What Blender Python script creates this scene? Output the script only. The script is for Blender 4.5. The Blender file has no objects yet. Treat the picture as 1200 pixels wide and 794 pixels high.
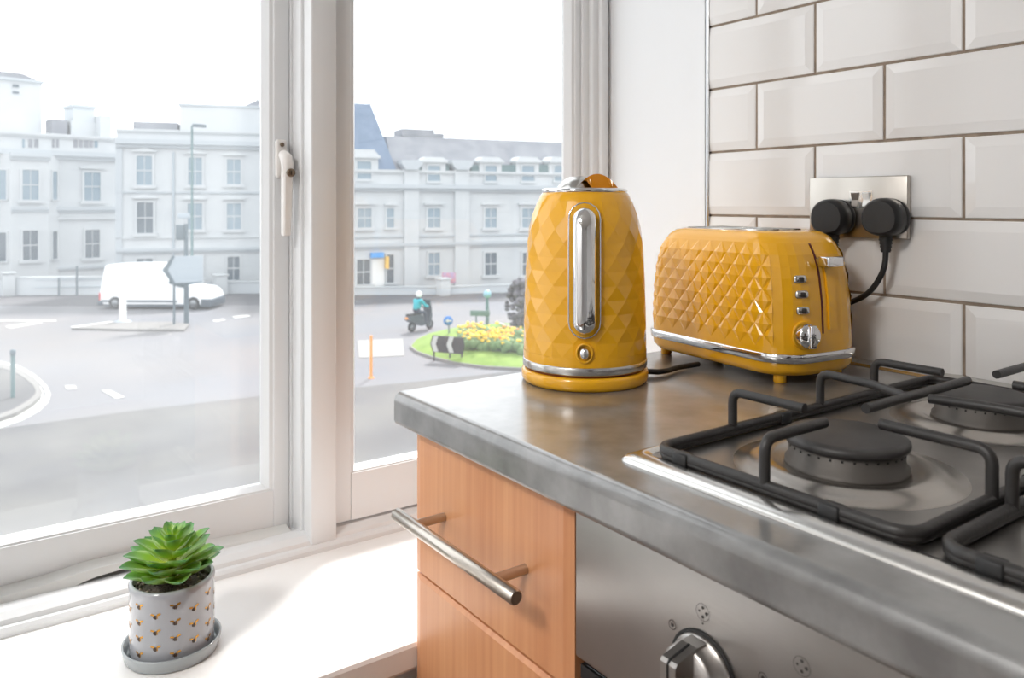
import bpy, bmesh, math, random
from mathutils import Vector, Matrix
random.seed(7)
PI = math.pi
sc = bpy.context.scene
COL = sc.collection

# ------------------------------------------------------------------ camera, sky, sun, lamps, exposure
EYE = 1.127                                    # eye height above the kitchen floor
FPX, CX, HY = 919.0, 600.0, 238.5              # focal length, centre column and horizon row of the 1200x794 frame
YAW = math.atan2(655.0, 919.0)
SN, CS = math.sin(YAW), math.cos(YAW)
cam = bpy.data.cameras.new('camera')
cam.sensor_width = 36.0
cam.lens = 36.0 * FPX / 1200.0
cam.shift_y = -(397.0 - HY) / 1200.0
cam.clip_start = 0.02
cam.clip_end = 500
cam.dof.use_dof = True
cam.dof.focus_distance = 0.93
cam.dof.aperture_fstop = 10.0
cam_o = bpy.data.objects.new('camera', cam)
COL.objects.link(cam_o)
cam_o.location = (0, 0, EYE)
cam_o.rotation_euler = (PI / 2, 0, -YAW)
sc.camera = cam_o

SKY = 2.2
world = bpy.data.worlds.new('overcast_sky')
sc.world = world
world.use_nodes = True
wn = world.node_tree
wn.nodes['Background'].inputs[0].default_value = (0.93, 0.97, 1.0, 1)
wn.nodes['Background'].inputs[1].default_value = SKY

sun = bpy.data.lights.new('sun', 'SUN')
sun.energy = 5.2
sun.angle = math.radians(9)
sun.color = (1.0, 0.98, 0.955)
sun_o = bpy.data.objects.new('sun', sun)
COL.objects.link(sun_o)
sun_dir = Vector((-0.74, -0.67, -1.05))
sun_o.rotation_euler = sun_dir.to_track_quat('-Z', 'Y').to_euler()

portal = bpy.data.lights.new('window_daylight', 'AREA')
portal.shape = 'RECTANGLE'
portal.size, portal.size_y = 1.28, 1.6
portal.cycles.is_portal = True
portal_o = bpy.data.objects.new('window_daylight', portal)
COL.objects.link(portal_o)
portal_o.location = (0.36, 1.27, 1.40)
portal_o.rotation_euler = (-PI / 2, 0, 0)

LAMP_W = 37.0                                  # strength of the unseen ceiling lamp added as interior fill
lamp = bpy.data.lights.new('fill_lamp_light', 'AREA')
lamp.shape = 'DISK'
lamp.size = 0.5
lamp.energy = LAMP_W
lamp.color = (1.0, 0.975, 0.95)
lamp_o = bpy.data.objects.new('fill_lamp_light', lamp)
COL.objects.link(lamp_o)
lamp_o.location = (-1.30, 0.20, 2.40)

sc.view_settings.view_transform = 'Standard'
sc.view_settings.look = 'None'
sc.view_settings.gamma = 1.0
sc.view_settings.use_curve_mapping = False
sc.view_settings.exposure = 0.0
try:
    sc.cycles.use_denoising = True
    sc.cycles.max_bounces = 10
    sc.cycles.diffuse_bounces = 6
    sc.cycles.transparent_max_bounces = 24
    sc.cycles.sample_clamp_indirect = 8.0
    sc.cycles.caustics_reflective = False
    sc.cycles.caustics_refractive = False
except Exception:
    pass

# ------------------------------------------------------------------ materials
def srgb(r, g, b):
    f = lambda v: (v / 255 / 12.92) if v <= 10 else ((v / 255 + 0.055) / 1.055) ** 2.4
    return (f(r), f(g), f(b), 1)

def mat(name, col, rough=0.5, metal=0.0, coat=0.0, spec=0.5, noise=None, bump=None, emit=None):
    """col: linear rgba; noise: (scale, colour2, stretch, detail) mixes a second colour; bump: (scale, strength, stretch)"""
    m = bpy.data.materials.new(name)
    m.use_nodes = True
    nt = m.node_tree
    b = nt.nodes['Principled BSDF']
    b.inputs['Base Color'].default_value = col
    b.inputs['Roughness'].default_value = rough
    b.inputs['Metallic'].default_value = metal
    b.inputs['Coat Weight'].default_value = coat
    b.inputs['Coat Roughness'].default_value = 0.08
    b.inputs['Specular IOR Level'].default_value = spec
    if name == 'grey_concrete_laminate':
        b.inputs['Coat Roughness'].default_value = 0.18
        b.inputs['Coat IOR'].default_value = 1.75
    if emit:
        b.inputs['Emission Color'].default_value = emit[0]
        b.inputs['Emission Strength'].default_value = emit[1]
    def tex(scale, stretch, detail):
        tc = nt.nodes.new('ShaderNodeTexCoord')
        mp = nt.nodes.new('ShaderNodeMapping')
        mp.inputs['Scale'].default_value = stretch
        nz = nt.nodes.new('ShaderNodeTexNoise')
        nz.inputs['Scale'].default_value = scale
        nz.inputs['Detail'].default_value = detail
        nt.links.new(tc.outputs['Object'], mp.inputs['Vector'])
        nt.links.new(mp.outputs['Vector'], nz.inputs['Vector'])
        return nz
    if noise:
        nz = tex(noise[0], noise[2] if len(noise) > 2 else (1, 1, 1), noise[3] if len(noise) > 3 else 5)
        rp = nt.nodes.new('ShaderNodeValToRGB')
        rp.color_ramp.elements[0].position = 0.35
        rp.color_ramp.elements[1].position = 0.65
        rp.color_ramp.elements[0].color = col
        rp.color_ramp.elements[1].color = noise[1]
        nt.links.new(nz.outputs['Fac'], rp.inputs['Fac'])
        nt.links.new(rp.outputs['Color'], b.inputs['Base Color'])
    if bump:
        nz = tex(bump[0], bump[2] if len(bump) > 2 else (1, 1, 1), 4)
        bp = nt.nodes.new('ShaderNodeBump')
        bp.inputs['Strength'].default_value = bump[1]
        bp.inputs['Distance'].default_value = 0.002
        nt.links.new(nz.outputs['Fac'], bp.inputs['Height'])
        nt.links.new(bp.outputs['Normal'], b.inputs['Normal'])
    return m

def glass_mat(name, dust, rough=0.0, tint=(1, 1, 1, 1)):
    """thin window pane: clear, a Fresnel reflection, and grimy dust that scatters the daylight behind it"""
    m = bpy.data.materials.new(name)
    m.use_nodes = True
    nt = m.node_tree
    nt.nodes.clear()
    out = nt.nodes.new('ShaderNodeOutputMaterial')
    tr = nt.nodes.new('ShaderNodeBsdfTransparent')
    tr.inputs[0].default_value = tint
    gl = nt.nodes.new('ShaderNodeBsdfGlossy')
    gl.inputs['Roughness'].default_value = rough
    lw = nt.nodes.new('ShaderNodeLayerWeight')
    lw.inputs[0].default_value = 0.5
    pw = nt.nodes.new('ShaderNodeMath')
    pw.operation = 'POWER'
    pw.inputs[1].default_value = 5.0
    nt.links.new(lw.outputs['Facing'], pw.inputs[0])
    fr = nt.nodes.new('ShaderNodeMath')
    fr.operation = 'MULTIPLY_ADD'
    fr.inputs[1].default_value = 0.6
    fr.inputs[2].default_value = 0.035
    nt.links.new(pw.outputs[0], fr.inputs[0])
    mx = nt.nodes.new('ShaderNodeMixShader')
    nt.links.new(fr.outputs[0], mx.inputs[0])
    nt.links.new(tr.outputs[0], mx.inputs[1])
    nt.links.new(gl.outputs[0], mx.inputs[2])
    tl = nt.nodes.new('ShaderNodeBsdfTranslucent')
    tl.inputs[0].default_value = (0.93, 0.95, 0.96, 1)
    mx2 = nt.nodes.new('ShaderNodeMixShader')
    tc = nt.nodes.new('ShaderNodeTexCoord')
    mp = nt.nodes.new('ShaderNodeMapping')
    mp.inputs['Scale'].default_value = (2.2, 2, 9)
    nz = nt.nodes.new('ShaderNodeTexNoise')
    nz.inputs['Scale'].default_value = 1.4
    nz.inputs['Detail'].default_value = 6
    mr = nt.nodes.new('ShaderNodeMapRange')
    mr.inputs[1].default_value = 0.3
    mr.inputs[2].default_value = 0.75
    mr.inputs[3].default_value = dust * 0.55
    mr.inputs[4].default_value = dust * 1.5
    nt.links.new(tc.outputs['Object'], mp.inputs['Vector'])
    nt.links.new(mp.outputs['Vector'], nz.inputs['Vector'])
    nt.links.new(nz.outputs['Fac'], mr.inputs[0])
    nt.links.new(mr.outputs[0], mx2.inputs[0])
    nt.links.new(mx.outputs[0], mx2.inputs[1])
    nt.links.new(tl.outputs[0], mx2.inputs[2])
    nt.links.new(mx2.outputs[0], out.inputs[0])
    return m

def wood_mat(name):
    m = mat(name, srgb(212, 150, 104), 0.38, coat=0.12)
    nt = m.node_tree
    b = nt.nodes['Principled BSDF']
    tc = nt.nodes.new('ShaderNodeTexCoord')
    mp = nt.nodes.new('ShaderNodeMapping')
    mp.inputs['Scale'].default_value = (10, 34, 1.1)
    nz = nt.nodes.new('ShaderNodeTexNoise')
    nz.inputs['Scale'].default_value = 3.0
    nz.inputs['Detail'].default_value = 8
    nz.inputs['Distortion'].default_value = 0.4
    mp2 = nt.nodes.new('ShaderNodeMapping')
    mp2.inputs['Scale'].default_value = (1, 9, 0.25)
    nz2 = nt.nodes.new('ShaderNodeTexNoise')
    nz2.inputs['Scale'].default_value = 2.0
    rp = nt.nodes.new('ShaderNodeValToRGB')
    rp.color_ramp.elements[0].position = 0.3
    rp.color_ramp.elements[1].position = 0.72
    rp.color_ramp.elements[0].color = srgb(194, 130, 88)
    rp.color_ramp.elements[1].color = srgb(222, 164, 118)
    ad = nt.nodes.new('ShaderNodeMath')
    ad.operation = 'MULTIPLY_ADD'
    ad.inputs[1].default_value = 0.5
    nt.links.new(tc.outputs['Object'], mp.inputs['Vector'])
    nt.links.new(tc.outputs['Object'], mp2.inputs['Vector'])
    nt.links.new(mp.outputs['Vector'], nz.inputs['Vector'])
    nt.links.new(mp2.outputs['Vector'], nz2.inputs['Vector'])
    nt.links.new(nz2.outputs['Fac'], ad.inputs[0])
    hf = nt.nodes.new('ShaderNodeMath')
    hf.operation = 'MULTIPLY'
    hf.inputs[1].default_value = 0.5
    nt.links.new(nz.outputs['Fac'], hf.inputs[0])
    nt.links.new(hf.outputs[0], ad.inputs[2])
    nt.links.new(ad.outputs[0], rp.inputs['Fac'])
    nt.links.new(rp.outputs['Color'], b.inputs['Base Color'])
    return m

def leaf_mat(name):
    m = mat(name, srgb(110, 160, 50), 0.38, coat=0.1)
    nt = m.node_tree
    b = nt.nodes['Principled BSDF']
    b.inputs['Subsurface Weight'].default_value = 0.0
    tc = nt.nodes.new('ShaderNodeTexCoord')
    sp = nt.nodes.new('ShaderNodeSeparateXYZ')
    nt.links.new(tc.outputs['Generated'], sp.inputs[0])
    rp = nt.nodes.new('ShaderNodeValToRGB')       # along the leaf
    e = rp.color_ramp.elements
    e[0].position = 0.0
    e[0].color = srgb(226, 232, 96)
    e[1].position = 1.0
    e[1].color = srgb(84, 148, 96)
    k = e.new(0.5)
    k.color = srgb(160, 200, 72)
    nt.links.new(sp.outputs[0], rp.inputs['Fac'])
    s1 = nt.nodes.new('ShaderNodeMath')
    s1.operation = 'SUBTRACT'
    s1.inputs[1].default_value = 0.5
    s2 = nt.nodes.new('ShaderNodeMath')
    s2.operation = 'ABSOLUTE'
    nt.links.new(sp.outputs[1], s1.inputs[0])
    nt.links.new(s1.outputs[0], s2.inputs[0])
    rp2 = nt.nodes.new('ShaderNodeValToRGB')      # pale margin
    rp2.color_ramp.elements[0].position = 0.34
    rp2.color_ramp.elements[1].position = 0.47
    nt.links.new(s2.outputs[0], rp2.inputs['Fac'])
    mx = nt.nodes.new('ShaderNodeMixRGB')
    mx.inputs[2].default_value = srgb(214, 234, 178)
    nt.links.new(rp2.outputs['Color'], mx.inputs[0])
    nt.links.new(rp.outputs['Color'], mx.inputs[1])
    nt.links.new(mx.outputs[0], b.inputs['Base Color'])
    return m

def lin(v, a=1.0):
    return (v, v, v, a)

M = {}
M['paint'] = mat('white_gloss_paint', srgb(224, 225, 226), 0.32)
M['sill'] = mat('white_sill_paint', srgb(242, 240, 238), 0.35)
M['plaster'] = mat('white_wall_paint', srgb(236, 238, 240), 0.6)
M['ceiling'] = mat('ceiling_paint', srgb(238, 237, 234), 0.8)
M['floor'] = mat('wood_floor', srgb(120, 88, 62), 0.45, noise=(4, srgb(96, 68, 46), (8, 1, 1)))
M['tile'] = mat('white_glazed_tile', srgb(226, 224, 222), 0.08, coat=0.3)
M['grout'] = mat('brown_grey_grout', srgb(150, 134, 118), 0.9, noise=(60, srgb(128, 114, 100)))
M['trimmetal'] = mat('tile_edge_metal', srgb(190, 192, 194), 0.25, 1.0)
M['worktop'] = mat('grey_concrete_laminate', srgb(124, 124, 123), 0.36, coat=1.0, noise=(26, srgb(94, 94, 93), (1, 1, 1), 12))
M['wood'] = wood_mat('beech_wood')
M['carcass'] = mat('carcass_board', srgb(190, 130, 90), 0.6)
M['nickel'] = mat('brushed_nickel', srgb(196, 188, 178), 0.28, 1.0, bump=(300, 0.05, (60, 1, 60)))
M['steel'] = mat('brushed_steel', srgb(176, 172, 168), 0.34, 1.0, noise=(5, srgb(150, 146, 142)), bump=(400, 0.03, (1, 0.05, 1)))
M['steelrim'] = mat('hob_rim_steel', srgb(214, 212, 208), 0.22, 1.0)
M['hobplate'] = mat('hob_plate_steel', srgb(168, 165, 161), 0.36, 1.0, noise=(14, srgb(150, 147, 143)), bump=(500, 0.03, (0.05, 1, 1)))
M['dish'] = mat('polished_steel_dish', srgb(178, 173, 167), 0.27, 1.0)
M['iron'] = mat('black_enamel_rod', srgb(44, 42, 41), 0.42, bump=(300, 0.15))
M['cap'] = mat('burner_cap_enamel', srgb(58, 56, 55), 0.5, noise=(30, srgb(48, 46, 45)))
M['alu'] = mat('burner_aluminium', srgb(98, 94, 90), 0.6, 0.7)
M['yellow'] = mat('mustard_yellow_plastic', srgb(234, 171, 26), 0.18, coat=0.35)
M['chrome'] = mat('chrome', srgb(226, 226, 226), 0.05, 1.0)
M['satin'] = mat('satin_chrome', srgb(200, 198, 194), 0.22, 1.0)
M['amber'] = mat('amber_lid_tab', srgb(226, 142, 20), 0.18, coat=0.4)
M['black'] = mat('black_plastic', srgb(24, 24, 25), 0.42)
M['dark'] = mat('dark_recess', srgb(14, 12, 11), 0.7)
M['rubber'] = mat('black_rubber', srgb(26, 26, 27), 0.55)
M['oven_glass'] = mat('oven_black_glass', srgb(18, 18, 20), 0.08)
M['socket'] = mat('socket_brushed_steel', srgb(196, 190, 182), 0.3, 1.0, bump=(300, 0.03, (1, 0.05, 1)))
M['white_plastic'] = mat('white_plastic', srgb(238, 238, 236), 0.3)
M['handle_white'] = mat('window_handle_white', srgb(226, 222, 218), 0.35)
M['bronze'] = mat('bronze_lock', srgb(120, 104, 88), 0.4, 0.8)
M['seal'] = mat('draught_strip', srgb(214, 214, 212), 0.5)
M['pot'] = mat('pale_grey_glaze', srgb(164, 166, 171), 0.1, coat=0.4)
M['saucer'] = mat('grey_glaze_saucer', srgb(160, 166, 168), 0.14, coat=0.3)
M['bee_dark'] = mat('bee_print_brown', srgb(60, 40, 28), 0.4)
M['bee_gold'] = mat('bee_print_gold', srgb(206, 150, 64), 0.25, 0.6)
M['gravel'] = mat('dark_gravel', srgb(70, 62, 54), 0.8, noise=(400, srgb(120, 110, 100)))
M['leaf'] = leaf_mat('succulent_leaf')
M['ink'] = mat('panel_print_ink', srgb(60, 56, 54), 0.5)
# outside
M['stucco'] = mat('white_stucco', srgb(200, 203, 205), 0.9, noise=(0.5, srgb(193, 197, 200)))
M['stucco2'] = mat('pale_grey_stucco', srgb(196, 201, 205), 0.9)
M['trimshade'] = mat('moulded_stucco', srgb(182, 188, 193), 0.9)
M['slate'] = mat('blue_grey_slate', srgb(112, 130, 154), 0.6, noise=(1.5, srgb(98, 118, 142)))
M['roofgrey'] = mat('weathered_grey_roof', srgb(148, 150, 156), 0.8, noise=(0.8, srgb(130, 133, 140)))
M['pane_far'] = mat('far_window_glass', srgb(132, 150, 162), 0.2)
M['pane_dark'] = mat('far_window_dark_glass', srgb(92, 104, 114), 0.2)
M['asphalt'] = mat('worn_light_asphalt', srgb(122, 119, 119), 0.85, noise=(0.12, srgb(112, 114, 120), (1, 1, 1), 6))
M['asphalt_dark'] = mat('dark_asphalt', srgb(88, 88, 90), 0.9, noise=(0.35, srgb(104, 103, 101), (1, 1, 1), 8))
M['pavement'] = mat('grey_pavement', srgb(92, 92, 96), 0.9, noise=(0.6, srgb(102, 101, 104)))
M['line_worn'] = mat('worn_road_paint', srgb(146, 145, 143), 0.8)
M['line'] = mat('road_paint_white', srgb(190, 190, 186), 0.7)
M['kerb'] = mat('kerb_stone', srgb(128, 126, 124), 0.9)
M['grass'] = mat('cut_grass', srgb(104, 134, 48), 0.9, noise=(1.6, srgb(124, 150, 64)))
M['flower'] = mat('yellow_petals', srgb(248, 206, 60), 0.6)
M['flower2'] = mat('orange_petals', srgb(236, 150, 60), 0.6)
M['foliage'] = mat('bed_foliage', srgb(86, 116, 66), 0.8, noise=(3, srgb(104, 132, 84)))
M['tree'] = mat('dark_shrub_foliage', srgb(84, 84, 88), 0.8, noise=(2, srgb(100, 96, 104)))
M['pole'] = mat('grey_painted_post', srgb(98, 112, 120), 0.5)
M['pole_teal'] = mat('teal_grey_post', srgb(96, 124, 126), 0.5)
M['signback'] = mat('sign_back_grey', srgb(172, 182, 190), 0.5)
M['signblack'] = mat('sign_black', srgb(42, 44, 48), 0.5)
M['signblue'] = mat('sign_blue', srgb(20, 112, 190), 0.4)
M['signsky'] = mat('sign_sky_blue', srgb(60, 150, 220), 0.5)
M['signyellow'] = mat('sign_yellow', srgb(246, 196, 84), 0.5)
M['signgreen'] = mat('sign_grey_green', srgb(96, 120, 112), 0.5)
M['orange'] = mat('orange_post', srgb(244, 160, 80), 0.5)
M['globe'] = mat('pale_blue_globe', srgb(150, 190, 205), 0.3)
M['van'] = mat('white_van_paint', srgb(240, 241, 243), 0.3, coat=0.3)
M['van_glass'] = mat('van_glass', srgb(70, 84, 90), 0.1)
M['bumper'] = mat('grey_bumper', srgb(84, 94, 104), 0.5)
M['tyre'] = mat('tyre', srgb(48, 50, 54), 0.8)
M['wheel'] = mat('steel_wheel', srgb(140, 144, 148), 0.4, 0.5)
M['lamp_red'] = mat('tail_lamp_red', srgb(206, 80, 80), 0.4)
M['teal'] = mat('teal_jacket', srgb(44, 168, 180), 0.7)
M['trousers'] = mat('navy_trousers', srgb(48, 58, 76), 0.8)
M['skin'] = mat('skin', srgb(196, 150, 124), 0.6)
M['scooter'] = mat('scooter_dark_paint', srgb(58, 66, 78), 0.35)
M['poster'] = mat('notice_board_print', srgb(150, 150, 190), 0.6, noise=(3, srgb(200, 140, 150)))

# ------------------------------------------------------------------ mesh helpers
class MB:
    def __init__(s):
        s.v, s.f, s.mi, s.sm = [], [], [], []
    def add(s, vs, fs, mi=0, smooth=False):
        o = len(s.v)
        s.v += [tuple(v) for v in vs]
        for f in fs:
            s.f.append([o + i for i in f])
            s.mi.append(mi)
            s.sm.append(smooth)
        return s
    def box(s, x0, x1, y0, y1, z0, z1, mi=0):
        vs = [(x0, y0, z0), (x1, y0, z0), (x1, y1, z0), (x0, y1, z0), (x0, y0, z1), (x1, y0, z1), (x1, y1, z1), (x0, y1, z1)]
        return s.add(vs, [(3, 2, 1, 0), (4, 5, 6, 7), (0, 1, 5, 4), (1, 2, 6, 5), (2, 3, 7, 6), (3, 0, 4, 7)], mi)
    def bbox(s, x0, x1, y0, y1, z0, z1, r=0.003, seg=2, mi=0):
        bm = bmesh.new()
        bmesh.ops.create_cube(bm, size=1)
        for v in bm.verts:
            v.co = Vector(((x0 + x1) / 2 + v.co.x * (x1 - x0), (y0 + y1) / 2 + v.co.y * (y1 - y0), (z0 + z1) / 2 + v.co.z * (z1 - z0)))
        bmesh.ops.bevel(bm, geom=bm.edges[:], offset=r, segments=seg, affect='EDGES', profile=0.5)
        return s.bm(bm, mi, True)
    def bm(s, bm, mi=0, smooth=False):
        bm.verts.index_update()
        s.add([v.co[:] for v in bm.verts], [[v.index for v in f.verts] for f in bm.faces], mi, smooth)
        bm.free()
        return s
    def prism(s, pts, axis, a, b, mi=0, smooth=False):
        """polygon pts (2d) extruded along axis from a to b; the 2d axes are the other two in x,y,z order"""
        def P(p, t):
            return {'x': (t, p[0], p[1]), 'y': (p[0], t, p[1]), 'z': (p[0], p[1], t)}[axis]
        n = len(pts)
        area = sum(pts[i][0] * pts[(i + 1) % n][1] - pts[(i + 1) % n][0] * pts[i][1] for i in range(n))
        if (area < 0) != (axis == 'y'):
            pts = pts[::-1]
        vs = [P(p, a) for p in pts] + [P(p, b) for p in pts]
        s.add(vs, [[(i + 1) % n + n * 0, (i + 1) % n + n, i + n, i][::-1] for i in range(n)], mi, smooth)
        s.add(vs, [list(range(n))[::-1], list(range(n, 2 * n))], mi, False)
        return s
    def lathe(s, prof, seg=48, mi=0, smooth=True, c=(0, 0, 0), caps=True):
        vs = []
        for r, z in prof:
            for k in range(seg):
                a = 2 * PI * k / seg
                vs.append((c[0] + r * math.cos(a), c[1] + r * math.sin(a), c[2] + z))
        fs = []
        for i in range(len(prof) - 1):
            for k in range(seg):
                k2 = (k + 1) % seg
                fs.append((i * seg + k, i * seg + k2, (i + 1) * seg + k2, (i + 1) * seg + k))
        s.add(vs, fs, mi, smooth)
        if caps:
            if prof[0][0] > 1e-6:
                s.add(vs[:seg], [list(range(seg))[::-1]], mi)
            if prof[-1][0] > 1e-6:
                s.add(vs[-seg:], [list(range(seg))], mi)
        return s
    def tube(s, path, r, seg=10, mi=0, closed=False, caps=True, sx=1.0):
        P = [Vector(p) for p in path]
        n = len(P)
        R = r if isinstance(r, (list, tuple)) else [r] * n
        T = []
        for i in range(n):
            a = P[i - 1] if (i > 0 or closed) else P[i]
            b = P[(i + 1) % n] if (i < n - 1 or closed) else P[i]
            T.append((b - a).normalized())
        up = Vector((0, 0, 1)) if abs(T[0].z) < 0.9 else Vector((1, 0, 0))
        N = (up - T[0] * up.dot(T[0])).normalized()
        vs = []
        for i in range(n):
            N = (N - T[i] * N.dot(T[i])).normalized()
            B = T[i].cross(N)
            for k in range(seg):
                a = 2 * PI * k / seg
                vs.append(tuple(P[i] + N * (R[i] * math.cos(a)) + B * (R[i] * sx * math.sin(a))))
        fs = []
        for i in range(n if closed else n - 1):
            j = (i + 1) % n
            for k in range(seg):
                k2 = (k + 1) % seg
                fs.append((i * seg + k, i * seg + k2, j * seg + k2, j * seg + k))
        s.add(vs, fs, mi, True)
        if caps and not closed:
            s.add(vs[:seg], [list(range(seg))[::-1]], mi)
            s.add(vs[-seg:], [list(range(seg))], mi)
        return s
    def ball(s, c, r, mi=0, sub=2, scale=(1, 1, 1)):
        bm = bmesh.new()
        bmesh.ops.create_icosphere(bm, subdivisions=sub, radius=1)
        for v in bm.verts:
            v.co = Vector((c[0] + v.co.x * r * scale[0], c[1] + v.co.y * r * scale[1], c[2] + v.co.z * r * scale[2]))
        return s.bm(bm, mi, True)
    def xform(s, m):
        s.v = [tuple(m @ Vector(v)) for v in s.v]
        return s

def fillet(pts, r, n=5):
    """rounds the inner corners of a polyline"""
    P = [Vector(p) for p in pts]
    out = [P[0]]
    for i in range(1, len(P) - 1):
        a, b, c = P[i - 1], P[i], P[i + 1]
        da, dc = (a - b), (c - b)
        rr = min(r, da.length * 0.49, dc.length * 0.49)
        p0, p2 = b + da.normalized() * rr, b + dc.normalized() * rr
        for k in range(n + 1):
            t = k / n
            out.append(p0 * (1 - t) ** 2 + b * 2 * t * (1 - t) + p2 * t * t)
    out.append(P[-1])
    return out

def loft(rings, m=None, mi=0, smooth=True, cap=True):
    m = m or MB()
    n = len(rings[0])
    vs = sum([list(r) for r in rings], [])
    fs = []
    for i in range(len(rings) - 1):
        for k in range(n):
            j = (k + 1) % n
            fs.append((i * n + k, i * n + j, (i + 1) * n + j, (i + 1) * n + k))
    m.add(vs, fs, mi, smooth)
    if cap:
        m.add(rings[-1], [list(range(n))], mi)
    return m

def obj(name, mb, m, parent=None, loc=None, rot=None):
    me = bpy.data.meshes.new(name)
    me.from_pydata(mb.v, [], mb.f)
    for mm in (m if isinstance(m, (list, tuple)) else [m]):
        me.materials.append(M[mm] if isinstance(mm, str) else mm)
    me.polygons.foreach_set('material_index', mb.mi)
    me.polygons.foreach_set('use_smooth', mb.sm)
    me.update()
    o = bpy.data.objects.new(name, me)
    COL.objects.link(o)
    if parent:
        o.parent = parent
    if loc:
        o.location = loc
    if rot:
        o.rotation_euler = rot
    return o

def share(src, parent, loc=(0, 0, 0), rot=(0, 0, 0), scale=(1, 1, 1)):
    o = src.copy()
    COL.objects.link(o)
    o.parent = parent
    o.location = loc
    o.rotation_euler = rot
    o.scale = scale
    return o

def tag(o, label, cat, group=None, kind=None):
    o['label'] = label
    o['category'] = cat
    if group:
        o['group'] = group
    if kind:
        o['kind'] = kind
    return o

def thing(name, label, cat, loc=(0, 0, 0), rz=0.0, group=None):
    o = bpy.data.objects.new(name, None)
    COL.objects.link(o)
    o.empty_display_size = 0.05
    o.location = loc
    o.rotation_euler = (0, 0, rz)
    return tag(o, label, cat, group)

def struct(name, mb, m, parent=None):
    o = obj(name, mb, m, parent)
    if parent is None:
        o['kind'] = 'structure'
    return o

def struct_empty(name, loc=(0, 0, 0)):
    o = bpy.data.objects.new(name, None)
    COL.objects.link(o)
    o.location = loc
    o['kind'] = 'structure'
    return o

# ------------------------------------------------------------------ room shell
RX0, RY0, CEIL = -2.0, -2.6, 2.5
struct('floor', MB().box(RX0, 1.15, RY0, 0.83, -0.05, 0), 'floor')
struct('ceiling', MB().box(RX0 - 0.1, 1.15, RY0 - 0.1, 1.25, CEIL, CEIL + 0.05), 'ceiling')
struct('wall_left', MB().box(RX0 - 0.1, RX0, RY0 - 0.1, 1.25, -0.05, CEIL), 'plaster')
struct('wall_back', MB().box(RX0, 1.15, RY0 - 0.1, RY0, -0.05, CEIL), 'plaster')
dr0 = struct('reflection_door', MB().box(-1.75, -0.90, RY0 + 0.002, RY0 + 0.035, 0.0, 2.03), mat('dark_reflection_door', srgb(64, 44, 32), 0.4))  # unseen dark door, added to give the chrome something dark to reflect
obj('handle', MB().tube([(-0.98, RY0 + 0.035, 1.0), (-0.98, RY0 + 0.08, 1.0), (-1.09, RY0 + 0.08, 1.0)], 0.009, 8), 'satin', dr0)
ww = MB()
ww.box(RX0, 1.15, 0.83, 1.25, -0.05, 0.586)
ww.box(RX0, -0.30, 0.83, 1.25, 0.586, CEIL)
ww.box(-0.30, 1.15, 0.83, 1.25, 2.2, CEIL)
struct('wall_window', ww, 'plaster')
wr = MB()
wr.box(1.004, 1.15, RY0, 0.83, -0.05, CEIL)
wr.box(1.004, 1.15, 0.83, 1.12, 0.586, 2.2)
wr.box(0.999, 1.004, 0.864, 1.12, 0.586, 2.2)
wall_right = struct('wall_right', wr, 'plaster')
PITCH_Y, PITCH_Z, Z0T = 0.2015, 0.1015, 0.905
Y_END, Y_FAR, NROW = 0.8462, -0.75, 9
obj('grout', MB().box(0.9990, 1.0045, Y_FAR, Y_END, Z0T, Z0T + NROW * PITCH_Z), 'grout', wall_right)

def tile_mesh(w, h, bl, br):
    """bevelled metro tile lying in the y-z plane, front towards -x; bl / br: bevelled at low / high y end"""
    e, t0, t1 = 0.0130, 0.0025, 0.0052
    x0, x1 = 0.0, -t1
    m = MB()
    y0, y1, z0, z1 = 0, w, 0, h
    yi0 = y0 + (e if bl else 0.0004)
    yi1 = y1 - (e if br else 0.0004)
    A = [(x0, y0, z0), (x0, y1, z0), (x0, y1, z1), (x0, y0, z1)]
    B = [(-t0, y0, z0), (-t0, y1, z0), (-t0, y1, z1), (-t0, y0, z1)]
    r = 0.0008
    C = [(-t0 - r, y0 + r, z0 + r), (-t0 - r, y1 - r, z0 + r), (-t0 - r, y1 - r, z1 - r), (-t0 - r, y0 + r, z1 - r)]
    D = [(x1, yi0, z0 + e), (x1, yi1, z0 + e), (x1, yi1, z1 - e), (x1, yi0, z1 - e)]
    if not br:
        D[1] = (x1, y1 - r, z0 + e)
        D[2] = (x1, y1 - r, z1 - e)
    rings = [A, B, C, D]
    vs = sum(rings, [])
    fs = []
    for k in range(3):
        for i in range(4):
            j = (i + 1) % 4
            fs.append((k * 4 + j, k * 4 + i, (k + 1) * 4 + i, (k + 1) * 4 + j))
    fs.append((15, 14, 13, 12))
    return m.add(vs, fs)

G = 0.0036
full_tile = None
cut_tiles = {}
for row in range(NROW):
    z = Z0T + row * PITCH_Z
    # joints: the course that carries the socket (row 2) has joints at .658, .457 ...; the courses between are shifted by half
    j0 = 0.658 if row % 2 == 0 else 0.7575
    edges = [Y_END + G]
    y = j0
    while y > Y_FAR:
        edges.append(y)
        y -= PITCH_Y
    for i in range(len(edges) - 1):
        hi, lo = edges[i], edges[i + 1]
        tilt = (random.uniform(-0.0025, 0.0025), random.uniform(-0.004, 0.004), random.uniform(-0.003, 0.003))
        loc = (1.001, lo + G / 2, z + G / 2)
        if i == 0:
            key = row % 2
            if key not in cut_tiles:
                cut_tiles[key] = obj('tile', tile_mesh(hi - lo - G, PITCH_Z - G, True, False), 'tile', wall_right, loc)
                continue
            share(cut_tiles[key], wall_right, loc, tilt)
        elif full_tile is None:
            full_tile = obj('tile', tile_mesh(PITCH_Y - G, PITCH_Z - G, True, True), 'tile', wall_right, loc)
        else:
            share(full_tile, wall_right, loc, tilt)
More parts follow.
